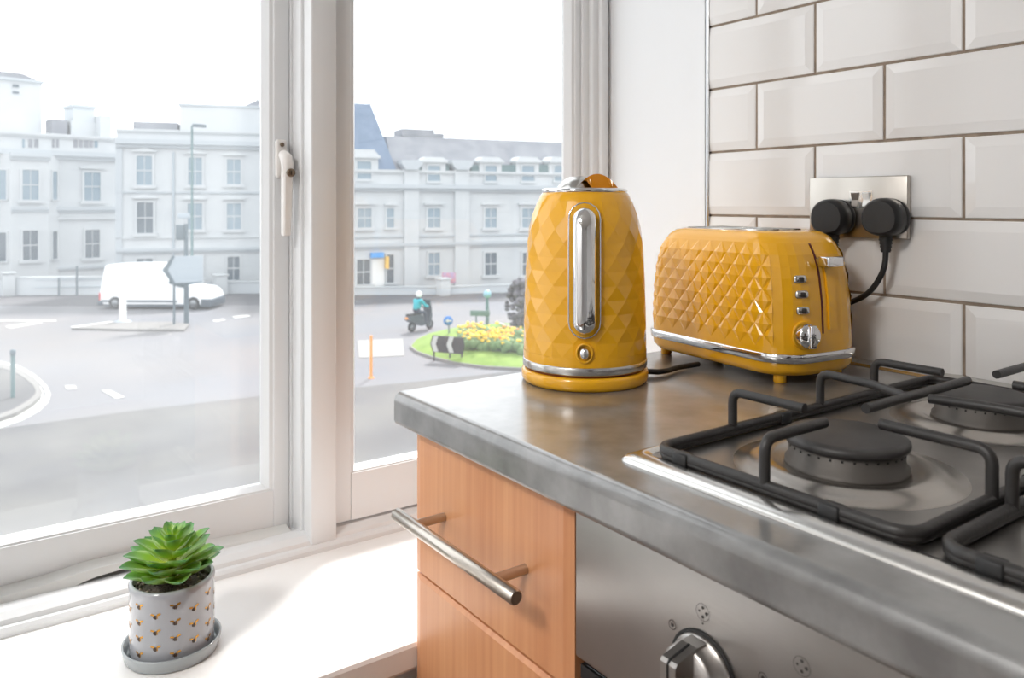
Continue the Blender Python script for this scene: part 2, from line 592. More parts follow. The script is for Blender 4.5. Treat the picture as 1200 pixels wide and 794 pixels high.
# metal edge trim at the end of the tiling
tm = MB()
tm.prism([(1.004, 0.8475), (0.9945, 0.8475), (0.9930, 0.8500), (0.9930, 0.8520), (0.9945, 0.8545), (1.0, 0.8550), (1.0, 0.8640), (1.004, 0.8640)], 'z', 0.91, Z0T + NROW * PITCH_Z)
struct('trim_1', tm, 'trimmetal')
struct('trim_2', MB().box(0.9955, 1.0005, 0.8565, 0.8640, 0.91, 2.1), 'plaster')

# ------------------------------------------------------------------ window joinery
WX0 = -0.26
def profile_x(pts, x0, x1):
    return MB().prism(pts, 'x', x0, x1)
# sill board
sp_ = [(0.803, 0.592), (0.806, 0.588), (1.10, 0.588), (1.10, 0.623), (0.810, 0.623), (0.804, 0.620), (0.802, 0.616)]
struct('window_sill', MB().prism(sp_, 'x', -0.30, 0.998), 'sill')
# bottom frame rail with its moulded nose
bp_ = [(1.083, 0.623), (1.083, 0.629), (1.087, 0.633), (1.092, 0.634), (1.094, 0.639), (1.104, 0.645), (1.116, 0.647), (1.128, 0.646), (1.132, 0.641), (1.24, 0.641), (1.24, 0.600), (1.102, 0.600), (1.102, 0.623)]
struct('trim_3', MB().prism(bp_, 'x', -0.30, 0.999), 'paint')
# mullion between the two lights
mu = MB()
mu.bbox(0.4205, 0.4605, 1.090, 1.240, 0.630, 2.16, 0.003, 2)
mu.bbox(0.4155, 0.4225, 1.118, 1.235, 0.636, 2.16, 0.002, 2)
mu.bbox(0.4110, 0.4165, 1.150, 1.235, 0.640, 2.16, 0.0015, 2)
struct('trim_4', mu, 'paint')
# right jamb, stepped
jb = MB()
jb.bbox(0.9425, 0.9985, 1.098, 1.128, 0.640, 2.16, 0.002)
jb.bbox(0.9575, 0.9985, 1.088, 1.118, 0.632, 2.16, 0.003)
jb.bbox(0.9720, 0.9885, 1.079, 1.10, 0.626, 2.16, 0.003)
struct('trim_5', jb, 'paint')
jl = MB()
jl.bbox(-0.30, WX0 + 0.01, 1.09, 1.24, 0.630, 2.16, 0.003)
struct('trim_6', jl, 'paint')
struct('trim_7', MB().bbox(-0.30, 1.06, 1.09, 1.24, 2.12, 2.2, 0.003), 'paint')

def bead_ring(x0, x1, z0, z1, wx, wz, ya, yb):
    """four mitred sloping glazing beads: outer rectangle x0..x1,z0..z1 at depth ya, inner edge (wx/wz further in) at depth yb"""
    out = []
    O = [(x0, z0), (x1, z0), (x1, z1), (x0, z1)]
    I = [(x0 + wx, z0 + wz), (x1 - wx, z0 + wz), (x1 - wx, z1 - wz), (x0 + wx, z1 - wz)]
    for i in range(4):
        j = (i + 1) % 4
        k = 0.45
        Mi = [(O[q][0] * (1 - k) + I[q][0] * k, O[q][1] * (1 - k) + I[q][1] * k) for q in (i, j)]
        vs = [(O[i][0], ya, O[i][1]), (O[j][0], ya, O[j][1]),
              (Mi[1][0], ya + 0.002, Mi[1][1]), (Mi[0][0], ya + 0.002, Mi[0][1]),
              (I[j][0], yb, I[j][1]), (I[i][0], yb, I[i][1]),
              (I[j][0], yb + 0.006, I[j][1]), (I[i][0], yb + 0.006, I[i][1]),
              (O[i][0], yb + 0.006, O[i][1]), (O[j][0], yb + 0.006, O[j][1])]
        fs = [(0, 1, 2, 3), (3, 2, 4, 5), (5, 4, 6, 7), (0, 8, 9, 1), (8, 7, 6, 9)]
        out.append(MB().add(vs, fs))
    return out

def light(name, x0, x1, z0, z1, y0, y1, sl, sr, rb, rt, bw, glass):
    """a casement: stiles sl/sr wide, rails rb/rt high, bead bw, pane"""
    w = struct_empty(name, ((x0 + x1) / 2, y0, z0))
    ox, oy, oz = w.location
    def S(mb):
        return mb.xform(Matrix.Translation((-ox, -oy, -oz)))
    obj('stile', S(MB().bbox(x0, x0 + sl, y0, y1, z0, z1, 0.0025)), 'paint', w)
    obj('stile', S(MB().bbox(x1 - sr, x1, y0, y1, z0, z1, 0.0025)), 'paint', w)
    obj('rail', S(MB().box(x0 + sl, x1 - sr, y0 + 0.0005, y1, z0, z0 + rb)), 'paint', w)
    obj('rail', S(MB().box(x0 + sl, x1 - sr, y0 + 0.0005, y1, z1 - rt, z1)), 'paint', w)
    for b in bead_ring(x0 + sl - 0.001, x1 - sr + 0.001, z0 + rb - 0.001, z1 - rt + 0.001, bw, bw * 0.55, y0 + 0.002, y0 + 0.017):
        obj('glazing_bead', S(b), 'paint', w)
    obj('pane', S(MB().box(x0 + sl, x1 - sr, y0 + 0.019, y0 + 0.023, z0 + rb, z1 - rt)), glass, w)
    return w

M['glass_left'] = glass_mat('dusty_window_glass_left', 0.07)
M['glass_right'] = glass_mat('dusty_window_glass_right', 0.04)
win1 = light('window_1', WX0, 0.4105, 0.642, 2.12, 1.150, 1.195, 0.05, 0.0245, 0.061, 0.05, 0.0135, 'glass_left')
win2 = light('window_2', 0.4605, 0.9425, 0.650, 2.12, 1.103, 1.1275, 0.0285, 0.0145, 0.070, 0.05, 0.0135, 'glass_right')
# window handle on the right stile of the left casement
hx, hy, hz = 0.3965 - win1.location.x, 0.0, 0.0
zr = win1.location.z
hb = MB()
hb.bbox(hx - 0.009, hx + 0.007, -0.010, 0.0, 1.165 - zr, 1.222 - zr, 0.004, 3)
hb.bbox(hx + 0.006, hx + 0.013, -0.012, 0.0, 1.158 - zr, 1.196 - zr, 0.003, 2)
handle = obj('window_handle', hb, 'handle_white', win1)
hg = MB()
hg.tube([(hx + 0.001, -0.010, 1.200 - zr), (hx + 0.002, -0.020, 1.194 - zr), (hx + 0.0025, -0.024, 1.184 - zr), (hx + 0.002, -0.024, 1.166 - zr)], [0.0075, 0.0092, 0.0092, 0.0085], 14)
gv = []
for z, w, y0_, y1_ in ((1.174, 0.0068, -0.031, -0.017), (1.150, 0.0066, -0.031, -0.017), (1.110, 0.0060, -0.030, -0.017), (1.082, 0.0054, -0.029, -0.017), (1.080, 0.0048, -0.028, -0.018)):
    c_ = hx + 0.002 - (1.174 - z) * 0.015
    gv.append([(c_ - w, y1_, z - zr), (c_ - w, y0_ + 0.002, z - zr), (c_ - w + 0.002, y0_, z - zr), (c_ + w - 0.002, y0_, z - zr), (c_ + w, y0_ + 0.002, z - zr), (c_ + w, y1_, z - zr)])
loft(gv, hg, smooth=False)
obj('grip', hg, 'handle_white', handle)
lk = MB().lathe([(0.0, 0.0), (0.0058, 0.0), (0.0062, 0.001), (0.0062, 0.008), (0.0, 0.008)], 20)
lk.xform(Matrix.Translation((hx + 0.004, -0.036, 1.172 - zr)) @ Matrix.Rotation(-PI / 2, 4, 'X'))
obj('lock_barrel', lk, 'bronze', handle)
obj('keyhole', MB().box(hx + 0.0035, hx + 0.0046, -0.0365, -0.035, 1.169 - zr, 1.175 - zr), 'dark', handle)
scw = MB().lathe([(0.0, 0.0), (0.0032, 0.0), (0.0032, 0.002), (0.0, 0.0025)], 12)
scw.xform(Matrix.Translation((hx - 0.001, -0.010, 1.214 - zr)) @ Matrix.Rotation(PI / 2, 4, 'X'))
obj('screw', scw, 'bronze', handle)
# wavy draught strip under the left casement
ds = MB()
prof = []
xs = [-0.22, -0.05, 0.02, 0.05, 0.085, 0.105, 0.12, 0.135, 0.15, 0.165, 0.20, 0.30, 0.405]
zs = [0.650, 0.652, 0.653, 0.654, 0.655, 0.6565, 0.6585, 0.660, 0.6605, 0.6605, 0.660, 0.650, 0.646]
ht = [0.014, 0.014, 0.014, 0.014, 0.0145, 0.015, 0.0135, 0.011, 0.009, 0.008, 0.007, 0.004, 0.002]
vs, fs = [], []
for x, z, h in zip(xs, zs, ht):
    vs += [(x, 1.126, z), (x, 1.122, z - h), (x, 1.150, z - h + 0.003), (x, 1.150, z + 0.003)]
for i in range(len(xs) - 1):
    for k in range(4):
        a, b = i * 4 + k, i * 4 + (k + 1) % 4
        fs.append((a, b, b + 4, a + 4))
ds.add(vs, fs, 0, False)
ds.xform(Matrix.Translation(-win1.location))
obj('draught_strip', ds, 'seal', win1)

# ------------------------------------------------------------------ fill lamp on the ceiling, added out of view to brighten the room
cl = thing('fill_lamp', 'round flush white ceiling lamp added out of view as fill light', 'lamp', (-1.30, 0.20, CEIL))
obj('base', MB().lathe([(0.27, -0.04), (0.28, -0.03), (0.28, 0.0), (0.0, 0.0)], 40), 'white_plastic', cl)
obj('diffuser', MB().lathe([(0.0, -0.085), (0.14, -0.078), (0.22, -0.06), (0.262, -0.035)], 40), mat('fill_lamp_diffuser', srgb(250, 240, 225), 0.5, emit=((1, 0.9, 0.78, 1), 3.0)), cl)

# ------------------------------------------------------------------ worktop
WZ = 0.910
def worktop_profile():
    x0, r1, r2, t = 0.414, 0.011, 0.007, 0.038
    p = [(0.9915, WZ), (0.9915, WZ - t)]
    for k in range(7):
        a = PI / 2 * k / 6
        p.append((x0 + r2 - r2 * math.sin(a), WZ - t + r2 - r2 * math.cos(a)))
    for k in range(9):
        a = PI / 2 * k / 8
        p.append((x0 + r1 - r1 * math.cos(a), WZ - r1 + r1 * math.sin(a)))
    return p
wt = MB().prism(worktop_profile(), 'y', -0.9, 0.815, smooth=True)
wto = obj('worktop', wt, 'worktop')
me = wto.data
for p in me.polygons:
    if p.area > 0.02:
        p.use_smooth = False
tag(wto, 'grey concrete-effect kitchen worktop with a rounded front edge, along the tiled wall', 'worktop')
struct('trim_8', MB().prism([(0.9915, WZ - 0.03), (0.985, WZ + 0.0005), (0.987, WZ + 0.004), (0.9995, WZ + 0.010), (1.0, WZ - 0.03)], 'y', -0.9, 0.815), 'steelrim')

# ------------------------------------------------------------------ drawer unit
du = thing('drawer_unit', 'beech-fronted kitchen drawer unit with steel bar handles, beside the oven', 'cabinet', (0.70, 0.66, 0.0))
T = Matrix.Translation((-0.70, -0.66, 0))
cb = MB()
cb.box(0.4545, 0.98, 0.7825, 0.7995, 0.10, 0.872)
cb.box(0.4545, 0.98, 0.518, 0.535, 0.10, 0.872)
cb.box(0.4545, 0.98, 0.535, 0.7825, 0.10, 0.118)
cb.box(0.9620, 0.98, 0.535, 0.7825, 0.118, 0.872)
obj('carcass', cb.xform(T), 'carcass', du)
obj('plinth', MB().box(0.50, 0.52, 0.518, 0.7995, 0, 0.10).xform(T), 'wood', du)
def front_mesh(z0, z1):
    y0, y1, x0, x1, e = 0.5185, 0.800, 0.433, 0.452, 0.012
    d = 0.003
    vs = [(x1, y0, z0), (x1, y1, z0), (x1, y1, z1), (x1, y0, z1),
          (x0 + d, y0, z0), (x0 + d, y1, z0), (x0 + d, y1, z1), (x0 + d, y0, z1),
          (x0, y0 + e, z0 + 0.002), (x0, y1 - e, z0 + 0.002), (x0, y1 - e, z1 - 0.004), (x0, y0 + e, z1 - 0.004)]
    fs = [(0, 1, 2, 3)]
    for k in range(2):
        for i in range(4):
            j = (i + 1) % 4
            fs.append((k * 4 + j, k * 4 + i, k * 4 + 4 + i, k * 4 + 4 + j))
    fs.append((11, 10, 9, 8))
    return MB().add(vs, fs)
def bar_handle(z):
    h = MB()
    h.tube([(0.3945, 0.547, z), (0.3945, 0.548, z), (0.3945, 0.770, z), (0.3945, 0.771, z)], [0.0058, 0.0068, 0.0068, 0.0058], 18)
    for y in (0.586, 0.734):
        h.tube([(0.3945, y, z), (0.434, y, z)], 0.0048, 12)
    return h
for z0, z1, zh in ((0.7065, 0.868, 0.788), (0.410, 0.7030, 0.60), (0.105, 0.4065, 0.30)):
    f = obj('drawer_front', front_mesh(z0, z1).xform(T), 'wood', du)
    obj('bar_handle', bar_handle(zh).xform(T), 'nickel', f)

# ------------------------------------------------------------------ oven
OC = 0.2175
ov = thing('oven', 'stainless steel built-in oven front with knobs, under the hob', 'oven', (0.70, OC, 0.0))
T = Matrix.Translation((-0.70, -OC, 0))
obj('housing', MB().box(0.46, 0.97, -0.075, 0.510, 0.10, 0.868).xform(T), 'carcass', ov)
panel = obj('control_panel', MB().bbox(0.4345, 0.458, -0.080, 0.5165, 0.7395, 0.868, 0.002).xform(T), 'steel', ov)
door = obj('oven_door', MB().bbox(0.440, 0.460, -0.078, 0.5145, 0.15, 0.7345, 0.003).xform(T), 'oven_glass', ov)
dh = MB().bbox(0.405, 0.418, -0.03, 0.465, 0.690, 0.712, 0.004)
for y in (0.0, 0.435):
    dh.box(0.415, 0.441, y - 0.008, y + 0.008, 0.694, 0.708)
obj('door_handle', dh.xform(T), 'black', door)
obj('door_trim', MB().box(0.4375, 0.440, -0.076, 0.5125, 0.722, 0.7335).xform(T), 'black', door)
def knob_parts():
    R = Matrix.Rotation(-PI / 2, 4, 'Y')      # lathe axis z -> -x
    sk = MB().lathe([(0.027, 0.0), (0.027, 0.002), (0.0262, 0.004), (0.0245, 0.0045), (0.0240, 0.0150), (0.0225, 0.0175), (0.0, 0.0180)], 40).xform(R)
    gr = MB().prism([(-0.016, -0.0235), (-0.034, -0.0225), (-0.036, -0.020), (-0.036, 0.018), (-0.034, 0.0205), (-0.014, 0.0250), (-0.004, 0.0255), (-0.004, -0.0235)], 'y', -0.0070, 0.0070)
    mk = MB().prism([(-0.0364, 0.0), (-0.0364, 0.0182), (-0.0343, 0.0209), (-0.0142, 0.0254), (-0.0142, 0.0240), (-0.0335, 0.0195), (-0.0355, 0.0175), (-0.0355, 0.0)], 'y', -0.0008, 0.0008)
    rg = MB().lathe([(0.0295, 0.0), (0.0295, 0.0012), (0.027, 0.0016)], 40).xform(R)
    return sk, gr, mk, rg
ks = None
for y in (0.3755, 0.2955, 0.1555, 0.0755):
    sk, gr, mk, rg = knob_parts()
    t = Matrix.Translation((0.4345 - 0.70, y - OC, 0.7935))
    k = obj('knob', sk.xform(t), 'steel', ov)
    obj('knob_grip', gr.xform(t), 'steel', k)
    obj('knob_mark', mk.xform(t), 'dark', k)
    obj('knob_collar', rg.xform(t), 'dark', k)
# printed symbols: four dots in a ring and a flame dial mark
def disc(m, y, z, r, x=0.4341, seg=14, r0=0.0):
    vs, fs = [], []
    for k in range(seg):
        a = 2 * PI * k / seg
        vs += [(x, y + r * math.cos(a), z + r * math.sin(a)), (x, y + r0 * math.cos(a), z + r0 * math.sin(a))]
    for k in range(seg):
        j = (k + 1) % seg
        fs.append((2 * k, 2 * k + 1, 2 * j + 1, 2 * j))
    m.add(vs, fs)
    return m
for y in (0.3755, 0.2955):
    for dy, dz, r in ((0.0, 0.0032, 0.0011), (0.0032, 0, 0.0008), (-0.0032, 0, 0.0012), (0.0, -0.0032, 0.0011)):
        obj('burner_dot', disc(MB(), y + dy, 0.8365 + dz, r).xform(T), 'ink', panel)
    obj('burner_ring', disc(MB(), y, 0.8365, 0.0062, r0=0.0059).xform(T), 'ink', panel)
    obj('dial_ring', disc(MB(), y + 0.0290, 0.8150, 0.0036, r0=0.0031).xform(T), 'ink', panel)
    obj('dial_dot', disc(MB(), y + 0.0290, 0.8150, 0.0014).xform(T), 'ink', panel)
    obj('off_mark', disc(MB(), y, 0.8285, 0.0007).xform(T), 'ink', panel)

# ------------------------------------------------------------------ hob
HX0, HX1, HY0, HY1 = 0.4585, 0.972, -0.060, 0.4913
hob = thing('gas_hob', 'stainless steel four-burner gas hob set into the worktop', 'hob', (0.715, OC, WZ))
HT = Matrix.Translation((-0.715, -OC, -WZ))
def rrect(x0, x1, y0, y1, r, z, n=5):
    p = []
    for cx, cy, a0 in ((x1 - r, y0 + r, -PI / 2), (x1 - r, y1 - r, 0), (x0 + r, y1 - r, PI / 2), (x0 + r, y0 + r, PI)):
        for k in range(n + 1):
            a = a0 + PI / 2 * k / n
            p.append((cx + r * math.cos(a), cy + r * math.sin(a), z))
    return p
def inset_rect(d, r, z, f=0.0):
    return rrect(HX0 + d + f, HX1 - d, HY0 + d, HY1 - d, r, z)
rim = loft([inset_rect(0, 0.012, WZ), inset_rect(0.0, 0.012, WZ + 0.0012), inset_rect(0.003, 0.011, WZ + 0.0042), inset_rect(0.009, 0.010, WZ + 0.0062, 0.006), inset_rect(0.012, 0.010, WZ + 0.0058, 0.008), inset_rect(0.0145, 0.010, WZ + 0.0028, 0.0085)], cap=False)
obj('rim', rim.xform(HT), 'steelrim', hob)
obj('base_plate', MB().add(inset_rect(0.0140, 0.010, WZ + 0.003, 0.008), [list(range(24))]).xform(HT), 'hobplate', hob)
ZP = WZ + 0.003
BURN = [(0.5885, 0.360, 1.0), (0.8230, 0.360, 0.93), (0.5885, 0.130, 0.75), (0.8230, 0.130, 1.0)]
for bx, by, s in BURN:
    c = (bx, by, ZP)
    dsh = MB().lathe([(0.088 * s, 0.0001), (0.082 * s, 0.0006), (0.076 * s, 0.0030), (0.069 * s, 0.0062), (0.062 * s, 0.0070), (0.056 * s, 0.0055), (0.051 * s, 0.0035), (0.0, 0.0035)], 56, c=c, caps=False)
    d = obj('burner_dish', dsh.xform(HT), 'dish', hob)
    bd = MB().lathe([(0.0470 * s, 0.0030), (0.0470 * s, 0.0060), (0.0440 * s, 0.0068), (0.0440 * s, 0.0205), (0.0425 * s, 0.0215), (0.0, 0.0215)], 48, c=c)
    b = obj('burner_body', bd.xform(HT), 'alu', hob)
    hl = MB()
    for k in range(32):
        a = 2 * PI * (k + 0.5) / 32
        q = MB().box(-0.0006, 0.0002, -0.0008, 0.0008, -0.0008, 0.0008)
        q.xform(Matrix.Translation((bx + 0.0442 * s * math.cos(a), by + 0.0442 * s * math.sin(a), ZP + 0.0178)) @ Matrix.Rotation(a, 4, 'Z'))
        hl.add(q.v, q.f)
    ho = obj('flame_ports', hl.xform(HT), 'dark', b)
    ho['kind'] = 'stuff'
    cp = MB().lathe([(0.0445 * s, 0.0205), (0.0468 * s, 0.0212), (0.0478 * s, 0.0235), (0.0474 * s, 0.0262), (0.0450 * s, 0.0280), (0.040 * s, 0.0285), (0.0, 0.0288)], 56, c=c)
    obj('burner_cap', cp.xform(HT), 'cap', b)

ZR, ZT, RR = WZ + 0.0105, WZ + 0.0445, 0.0043
def pan_support(label, y0, y1, group, sym):
    """wire frame around two burners; y1 is the window side"""
    xa, xb = 0.4850, 0.9460
    yc = (y0 + y1) / 2
    ps = thing('pan_support', label, 'pan support', (0.715, yc, WZ + 0.006), 0, group)
    t = Matrix.Translation((-0.715, -yc, -WZ - 0.006))
    fr = MB()
    ring = [Vector(p) for p in rrect(xa, xb, y0, y1, 0.016, ZR, 5)]
    fr.tube(ring, RR, 10, closed=True)
    fr.tube([Vector((p.x, p.y, ZR - 0.0035)) for p in ring], RR * 0.9, 8, closed=True)
    obj('frame', fr.xform(t), 'iron', ps)
    def finger(pts, r=RR):
        m = MB().tube(fillet(pts, 0.011, 5), r, 10)
        obj('finger', m.xform(t), 'iron', ps)
    yb = yc
    fx, rx = 0.5885, 0.823
    finger([(xa, yb, ZR), (xa, yb, ZT), (0.560, yb, ZT)])                               # front, pointing at the front burner
    finger([(xb, yb, ZR), (xb, yb, ZT), (0.858, yb, ZT)])                               # back
    finger([(fx - 0.004, y1, ZR), (fx - 0.004, y1, ZT), (fx - 0.004, yb + 0.034, ZT)])  # window side, front
    finger([(fx + 0.004, y0, ZR), (fx + 0.004, y0, ZT), (fx + 0.004, yb - 0.028, ZT)])
    finger([(rx, y1, ZR), (rx, y1, ZT), (rx, yb + 0.036, ZT)])
    finger([(rx, y0, ZR), (rx, y0, ZT), (rx, yb - 0.030, ZT)])
    cross = MB().tube(fillet([(0.722, y1, ZR), (0.722, y1, ZT), (0.716, yb + 0.05, ZT), (0.700, yb + 0.006, ZT - 0.002)], 0.012, 5), RR, 10)
    obj('cross_bar', cross.xform(t), 'iron', ps)
    cross = MB().tube(fillet([(0.722, y0, ZR), (0.722, y0, ZT), (0.716, yb - 0.05, ZT), (0.712, yb - 0.006, ZT - 0.002)], 0.012, 5), RR, 10)
    obj('cross_bar', cross.xform(t), 'iron', ps)
    obj('centre_bar', MB().tube([(0.626, yb + 0.004, ZT), (0.806, yb + 0.004, ZT)], RR, 10).xform(t), 'iron', ps)
    for x, y in ((xa, y0 + 0.055), (xa, y1 - 0.03), (xb, y0 + 0.04), (xb, y1 - 0.04), (0.66, y1), (0.66, y0)):
        w, d = (0.0055, 0.0075) if x in (xa, xb) else (0.0075, 0.0055)
        obj('rubber_foot', MB().bbox(x - w, x + w, y - d, y + d, WZ + 0.0032, ZR + 0.0035, 0.001, 1).xform(t), 'rubber', ps)
    return ps
pan_support('black wire pan support over the two burners nearer the window', 0.2520, 0.4700, None, 1)
pan_support('black wire pan support at the right edge, further from the window', 0.0130, 0.2360, None, -1)

# ------------------------------------------------------------------ kettle
KX, KY = 0.6394, 0.7418
kt = thing('kettle', 'mustard yellow kettle with a diamond-faceted body and chrome handle strip', 'kettle', (KX, KY, WZ), -math.atan2(KX, KY))
KP = [(0.030, 0.0757), (0.045, 0.0760), (0.07, 0.0757), (0.10, 0.0748), (0.13, 0.0738), (0.15, 0.0728), (0.17, 0.0714), (0.185, 0.0696), (0.20, 0.0664), (0.215, 0.0612), (0.224, 0.0568), (0.231, 0.0530)]
def krad(z):
    for (a, ra), (b, rb) in zip(KP, KP[1:]):
        if z <= b:
            t = (z - a) / (b - a)
            return ra + (rb - ra) * t
    return KP[-1][1]
def kettle_body():
    m = MB()
    n, zb, dz, rows = 36, 0.0385, 0.0165, 11
    zs = [zb + dz * k for k in range(rows + 1)]
    def P(i, k, d=0.0):
        a = 2 * PI * (i % n) / n - PI / 2
        r = krad(zs[k]) + d
        return (r * math.cos(a), r * math.sin(a), zs[k])
    for k in range(rows + 1):
        for i in range(n):
            if (i + k) % 2 == 0:
                continue
            L, R = P(i - 1, k), P(i + 1, k)
            if k in (0, rows):
                O = P(i, k)
                T = P(i, k + 1) if k == 0 else P(i, k - 1)
                f = [(0, 1, 3), (1, 2, 3)] if k == 0 else [(1, 0, 3), (2, 1, 3)]
                m.add([L, O, R, T], f, 0, False)
            else:
                m.add([L, R, P(i, k + 1), P(i, k - 1)], [(0, 1, 2), (1, 0, 3)], 0, False)
    # smooth collars below and above the facets
    m.lathe([(0.0758, 0.0275), (0.0762, 0.030), (krad(zs[0]) + 0.0002, zs[0])], 72, caps=False)
    m.lathe([(krad(zs[-1]) - 0.0004, zs[-1] - 0.0005), (krad(0.2265), 0.2265), (0.0525, 0.2305), (0.050, 0.2320)], 72, caps=False)
    return m
obj('body', kettle_body(), 'yellow', kt)
obj('chrome_band', MB().lathe([(0.0745, 0.0185), (0.0765, 0.0190), (0.0768, 0.0200), (0.0768, 0.0268), (0.0762, 0.0280), (0.0740, 0.0282)], 72), 'satin', kt)
pb = MB().lathe([(0.0740, 0.0), (0.0765, 0.0012), (0.0782, 0.005), (0.0782, 0.0120), (0.0770, 0.0148), (0.0745, 0.0158), (0.0, 0.0158)], 72)
obj('power_base', pb, 'yellow', kt)
obj('base_gap', MB().lathe([(0.0725, 0.0150), (0.0735, 0.0160), (0.0735, 0.0195)], 72), mat('amber_gap', srgb(120, 52, 14), 0.5), kt)
rimk = MB().lathe([(0.0520, 0.2300), (0.0532, 0.2312), (0.0535, 0.2328), (0.0525, 0.2350), (0.0500, 0.2358), (0.0480, 0.2352), (0.0, 0.2362)], 72)
obj('lid_rim', rimk, 'chrome', kt)
# spout hood at the back left and the arched lid tab
sh = MB()
sp_pts = []
for k in range(13):
    t = k / 12
    sp_pts.append((-0.036 + 0.072 * t, math.sin(PI * t)))
def spout():
    m = MB()
    prof = [(-0.0365, 0.2340), (-0.0330, 0.2395), (-0.0270, 0.2455), (-0.0215, 0.2492), (-0.0160, 0.2508), (-0.0040, 0.2518), (0.0040, 0.2500), (0.0080, 0.2420), (0.0085, 0.2340)]
    rings = []
    for y, s in ((-0.022, 0.10), (-0.014, 0.62), (-0.004, 0.90), (0.010, 1.0), (0.030, 0.94), (0.040, 0.72)):
        rings.append([(-0.014 + (x + 0.014) * s, y, 0.2340 + (z - 0.2340) * s) for x, z in prof][::-1])
    loft(rings, m)
    m.add(rings[0], [list(range(len(prof)))[::-1]])
    return m
obj('spout_cover', spout(), 'satin', kt)
def lid_tab():
    out = []
    for k in range(17):
        t = k / 16
        out.append((-0.0095 + 0.050 * t, 0.2362 + 0.0172 * math.sin(PI * t) ** 0.85))
    hole = []
    for k in range(9):
        t = k / 8
        hole.append((0.0065 - 0.0150 * t, 0.2362 + 0.0092 * math.sin(PI * min(1.0, t * 1.0)) ** 0.7))
    m = MB()
    # front band (solid to the right, open under the arch on the left), drawn as a strip between the two arcs
    inner = []
    for k in range(17):
        x, z = out[k]
        if x < 0.0075:
            t = (x + 0.0085) / 0.016
            zi = 0.2362 + 0.0098 * math.sin(PI * min(1, max(0, t))) ** 0.7
        else:
            zi = 0.2362
        inner.append((x, min(zi, z - 0.0012)))
    vs = []
    for (x, z), (xi, zi) in zip(out, inner):
        vs += [(x, -0.016, z), (xi, -0.014, zi), (xi, 0.012, zi), (x, 0.014, z)]
    fs = []
    for k in range(16):
        for q in range(4):
            a, b = k * 4 + q, k * 4 + (q + 1) % 4
            fs.append((a, a + 4, b + 4, b))
    fs += [(0, 1, 2, 3), (67, 66, 65, 64)]
    return m.add(vs, fs, 0, False)
obj('lid_tab', lid_tab(), 'amber', kt)
# handle strip at the front: yellow recess panel with a fine chrome bezel, and the bulging chrome strip
def capsule(hw, z0, z1, n=8):
    """outline (x, z) of an upright capsule"""
    p = []
    for k in range(n + 1):
        a = PI * k / n
        p.append((hw * math.cos(a), z1 - hw + hw * math.sin(a)))
    for k in range(n + 1):
        a = PI + PI * k / n
        p.append((hw * math.cos(a), z0 + hw + hw * math.sin(a)))
    # extra points along the straight sides so that the strip follows the curved body
    q = []
    for i in range(len(p)):
        a, b = p[i], p[(i + 1) % len(p)]
        L = math.hypot(b[0] - a[0], b[1] - a[1])
        m_ = max(1, int(L / 0.012))
        for k in range(m_):
            q.append((a[0] + (b[0] - a[0]) * k / m_, a[1] + (b[1] - a[1]) * k / m_))
    return q
def on_kettle(x, z, off):
    r = krad(min(max(z, 0.031), 0.2305)) + off
    return (x, -math.sqrt(max(r * r - x * x, 0)), z)
def strip(levels):
    """levels: list of (half width, z0, z1, offset) from outside to inside, capped"""
    m = MB()
    rings = []
    for hw, z0, z1, off in levels:
        base = capsule(levels[0][0], levels[0][1], levels[0][2])
        cz0, cz1 = (levels[0][1] + levels[0][2]) / 2, 0
        ring = []
        for x, z in base:
            fx = hw / levels[0][0]
            fz = (z - levels[0][1]) / (levels[0][2] - levels[0][1])
            ring.append(on_kettle(x * fx, z0 + fz * (z1 - z0), off))
        rings.append(ring)
    n = len(rings[0])
    vs = sum(rings, [])
    fs = []
    for i in range(len(rings) - 1):
        for k in range(n):
            j = (k + 1) % n
            fs.append((i * n + j, i * n + k, (i + 1) * n + k, (i + 1) * n + j))
    m.add(vs, fs, 0, True)
    # close with a spine so that the cap follows the body
    last = rings[-1]
    hz0, hz1 = levels[-1][1], levels[-1][2]
    sp = [on_kettle(0, z, levels[-1][3]) for _, _, z in last]
    vs2 = last + sp
    m.add(vs2, [(( k + 1) % n, k, n + k, n + (k + 1) % n) for k in range(n)], 0, True)
    return m
obj('recess_panel', strip([(0.0185, 0.0625, 0.2185, -0.001), (0.0185, 0.0625, 0.2185, 0.0024), (0.0172, 0.0638, 0.2172, 0.0030)]), 'yellow', kt)
bz = MB().tube([on_kettle(x, z, 0.0030) for x, z in capsule(0.0182, 0.0628, 0.2182)], 0.0009, 6, closed=True)
obj('bezel', bz, 'chrome', kt)
gp = obj('handle', strip([(0.0135, 0.0680, 0.2125, 0.002), (0.0138, 0.0678, 0.2128, 0.0060), (0.0132, 0.0684, 0.2120, 0.0105), (0.0110, 0.0710, 0.2095, 0.0140), (0.0070, 0.0760, 0.2045, 0.0158), (0.0030, 0.083, 0.198, 0.0164)]), 'chrome', kt)
obj('level_mark', MB().box(-0.0009, 0.0009, -0.0945, -0.0915, 0.0755, 0.0830), 'dark', gp)
# switch
swr = MB().tube([on_kettle(0.0088 * math.cos(a), 0.0455 + 0.0105 * math.sin(a), 0.0012) for a in [2 * PI * k / 28 for k in range(28)]], 0.0016, 8, closed=True)
sw = obj('switch', swr, 'yellow', kt)
swl = MB().ball((0, 0, 0), 1, 0, 2, (0.0056, 0.0050, 0.0072)).xform(Matrix.Translation((0, -0.0790, 0.0455)))
obj('switch_lever', swl, 'chrome', sw)
kc = MB().tube([(0.073, 0.02, 0.006), (0.092, 0.022, 0.005), (0.105, 0.030, 0.005), (0.12, 0.052, 0.005), (0.150, 0.075, 0.005)], 0.0035, 8)
obj('power_cable', kc, 'rubber', kt)

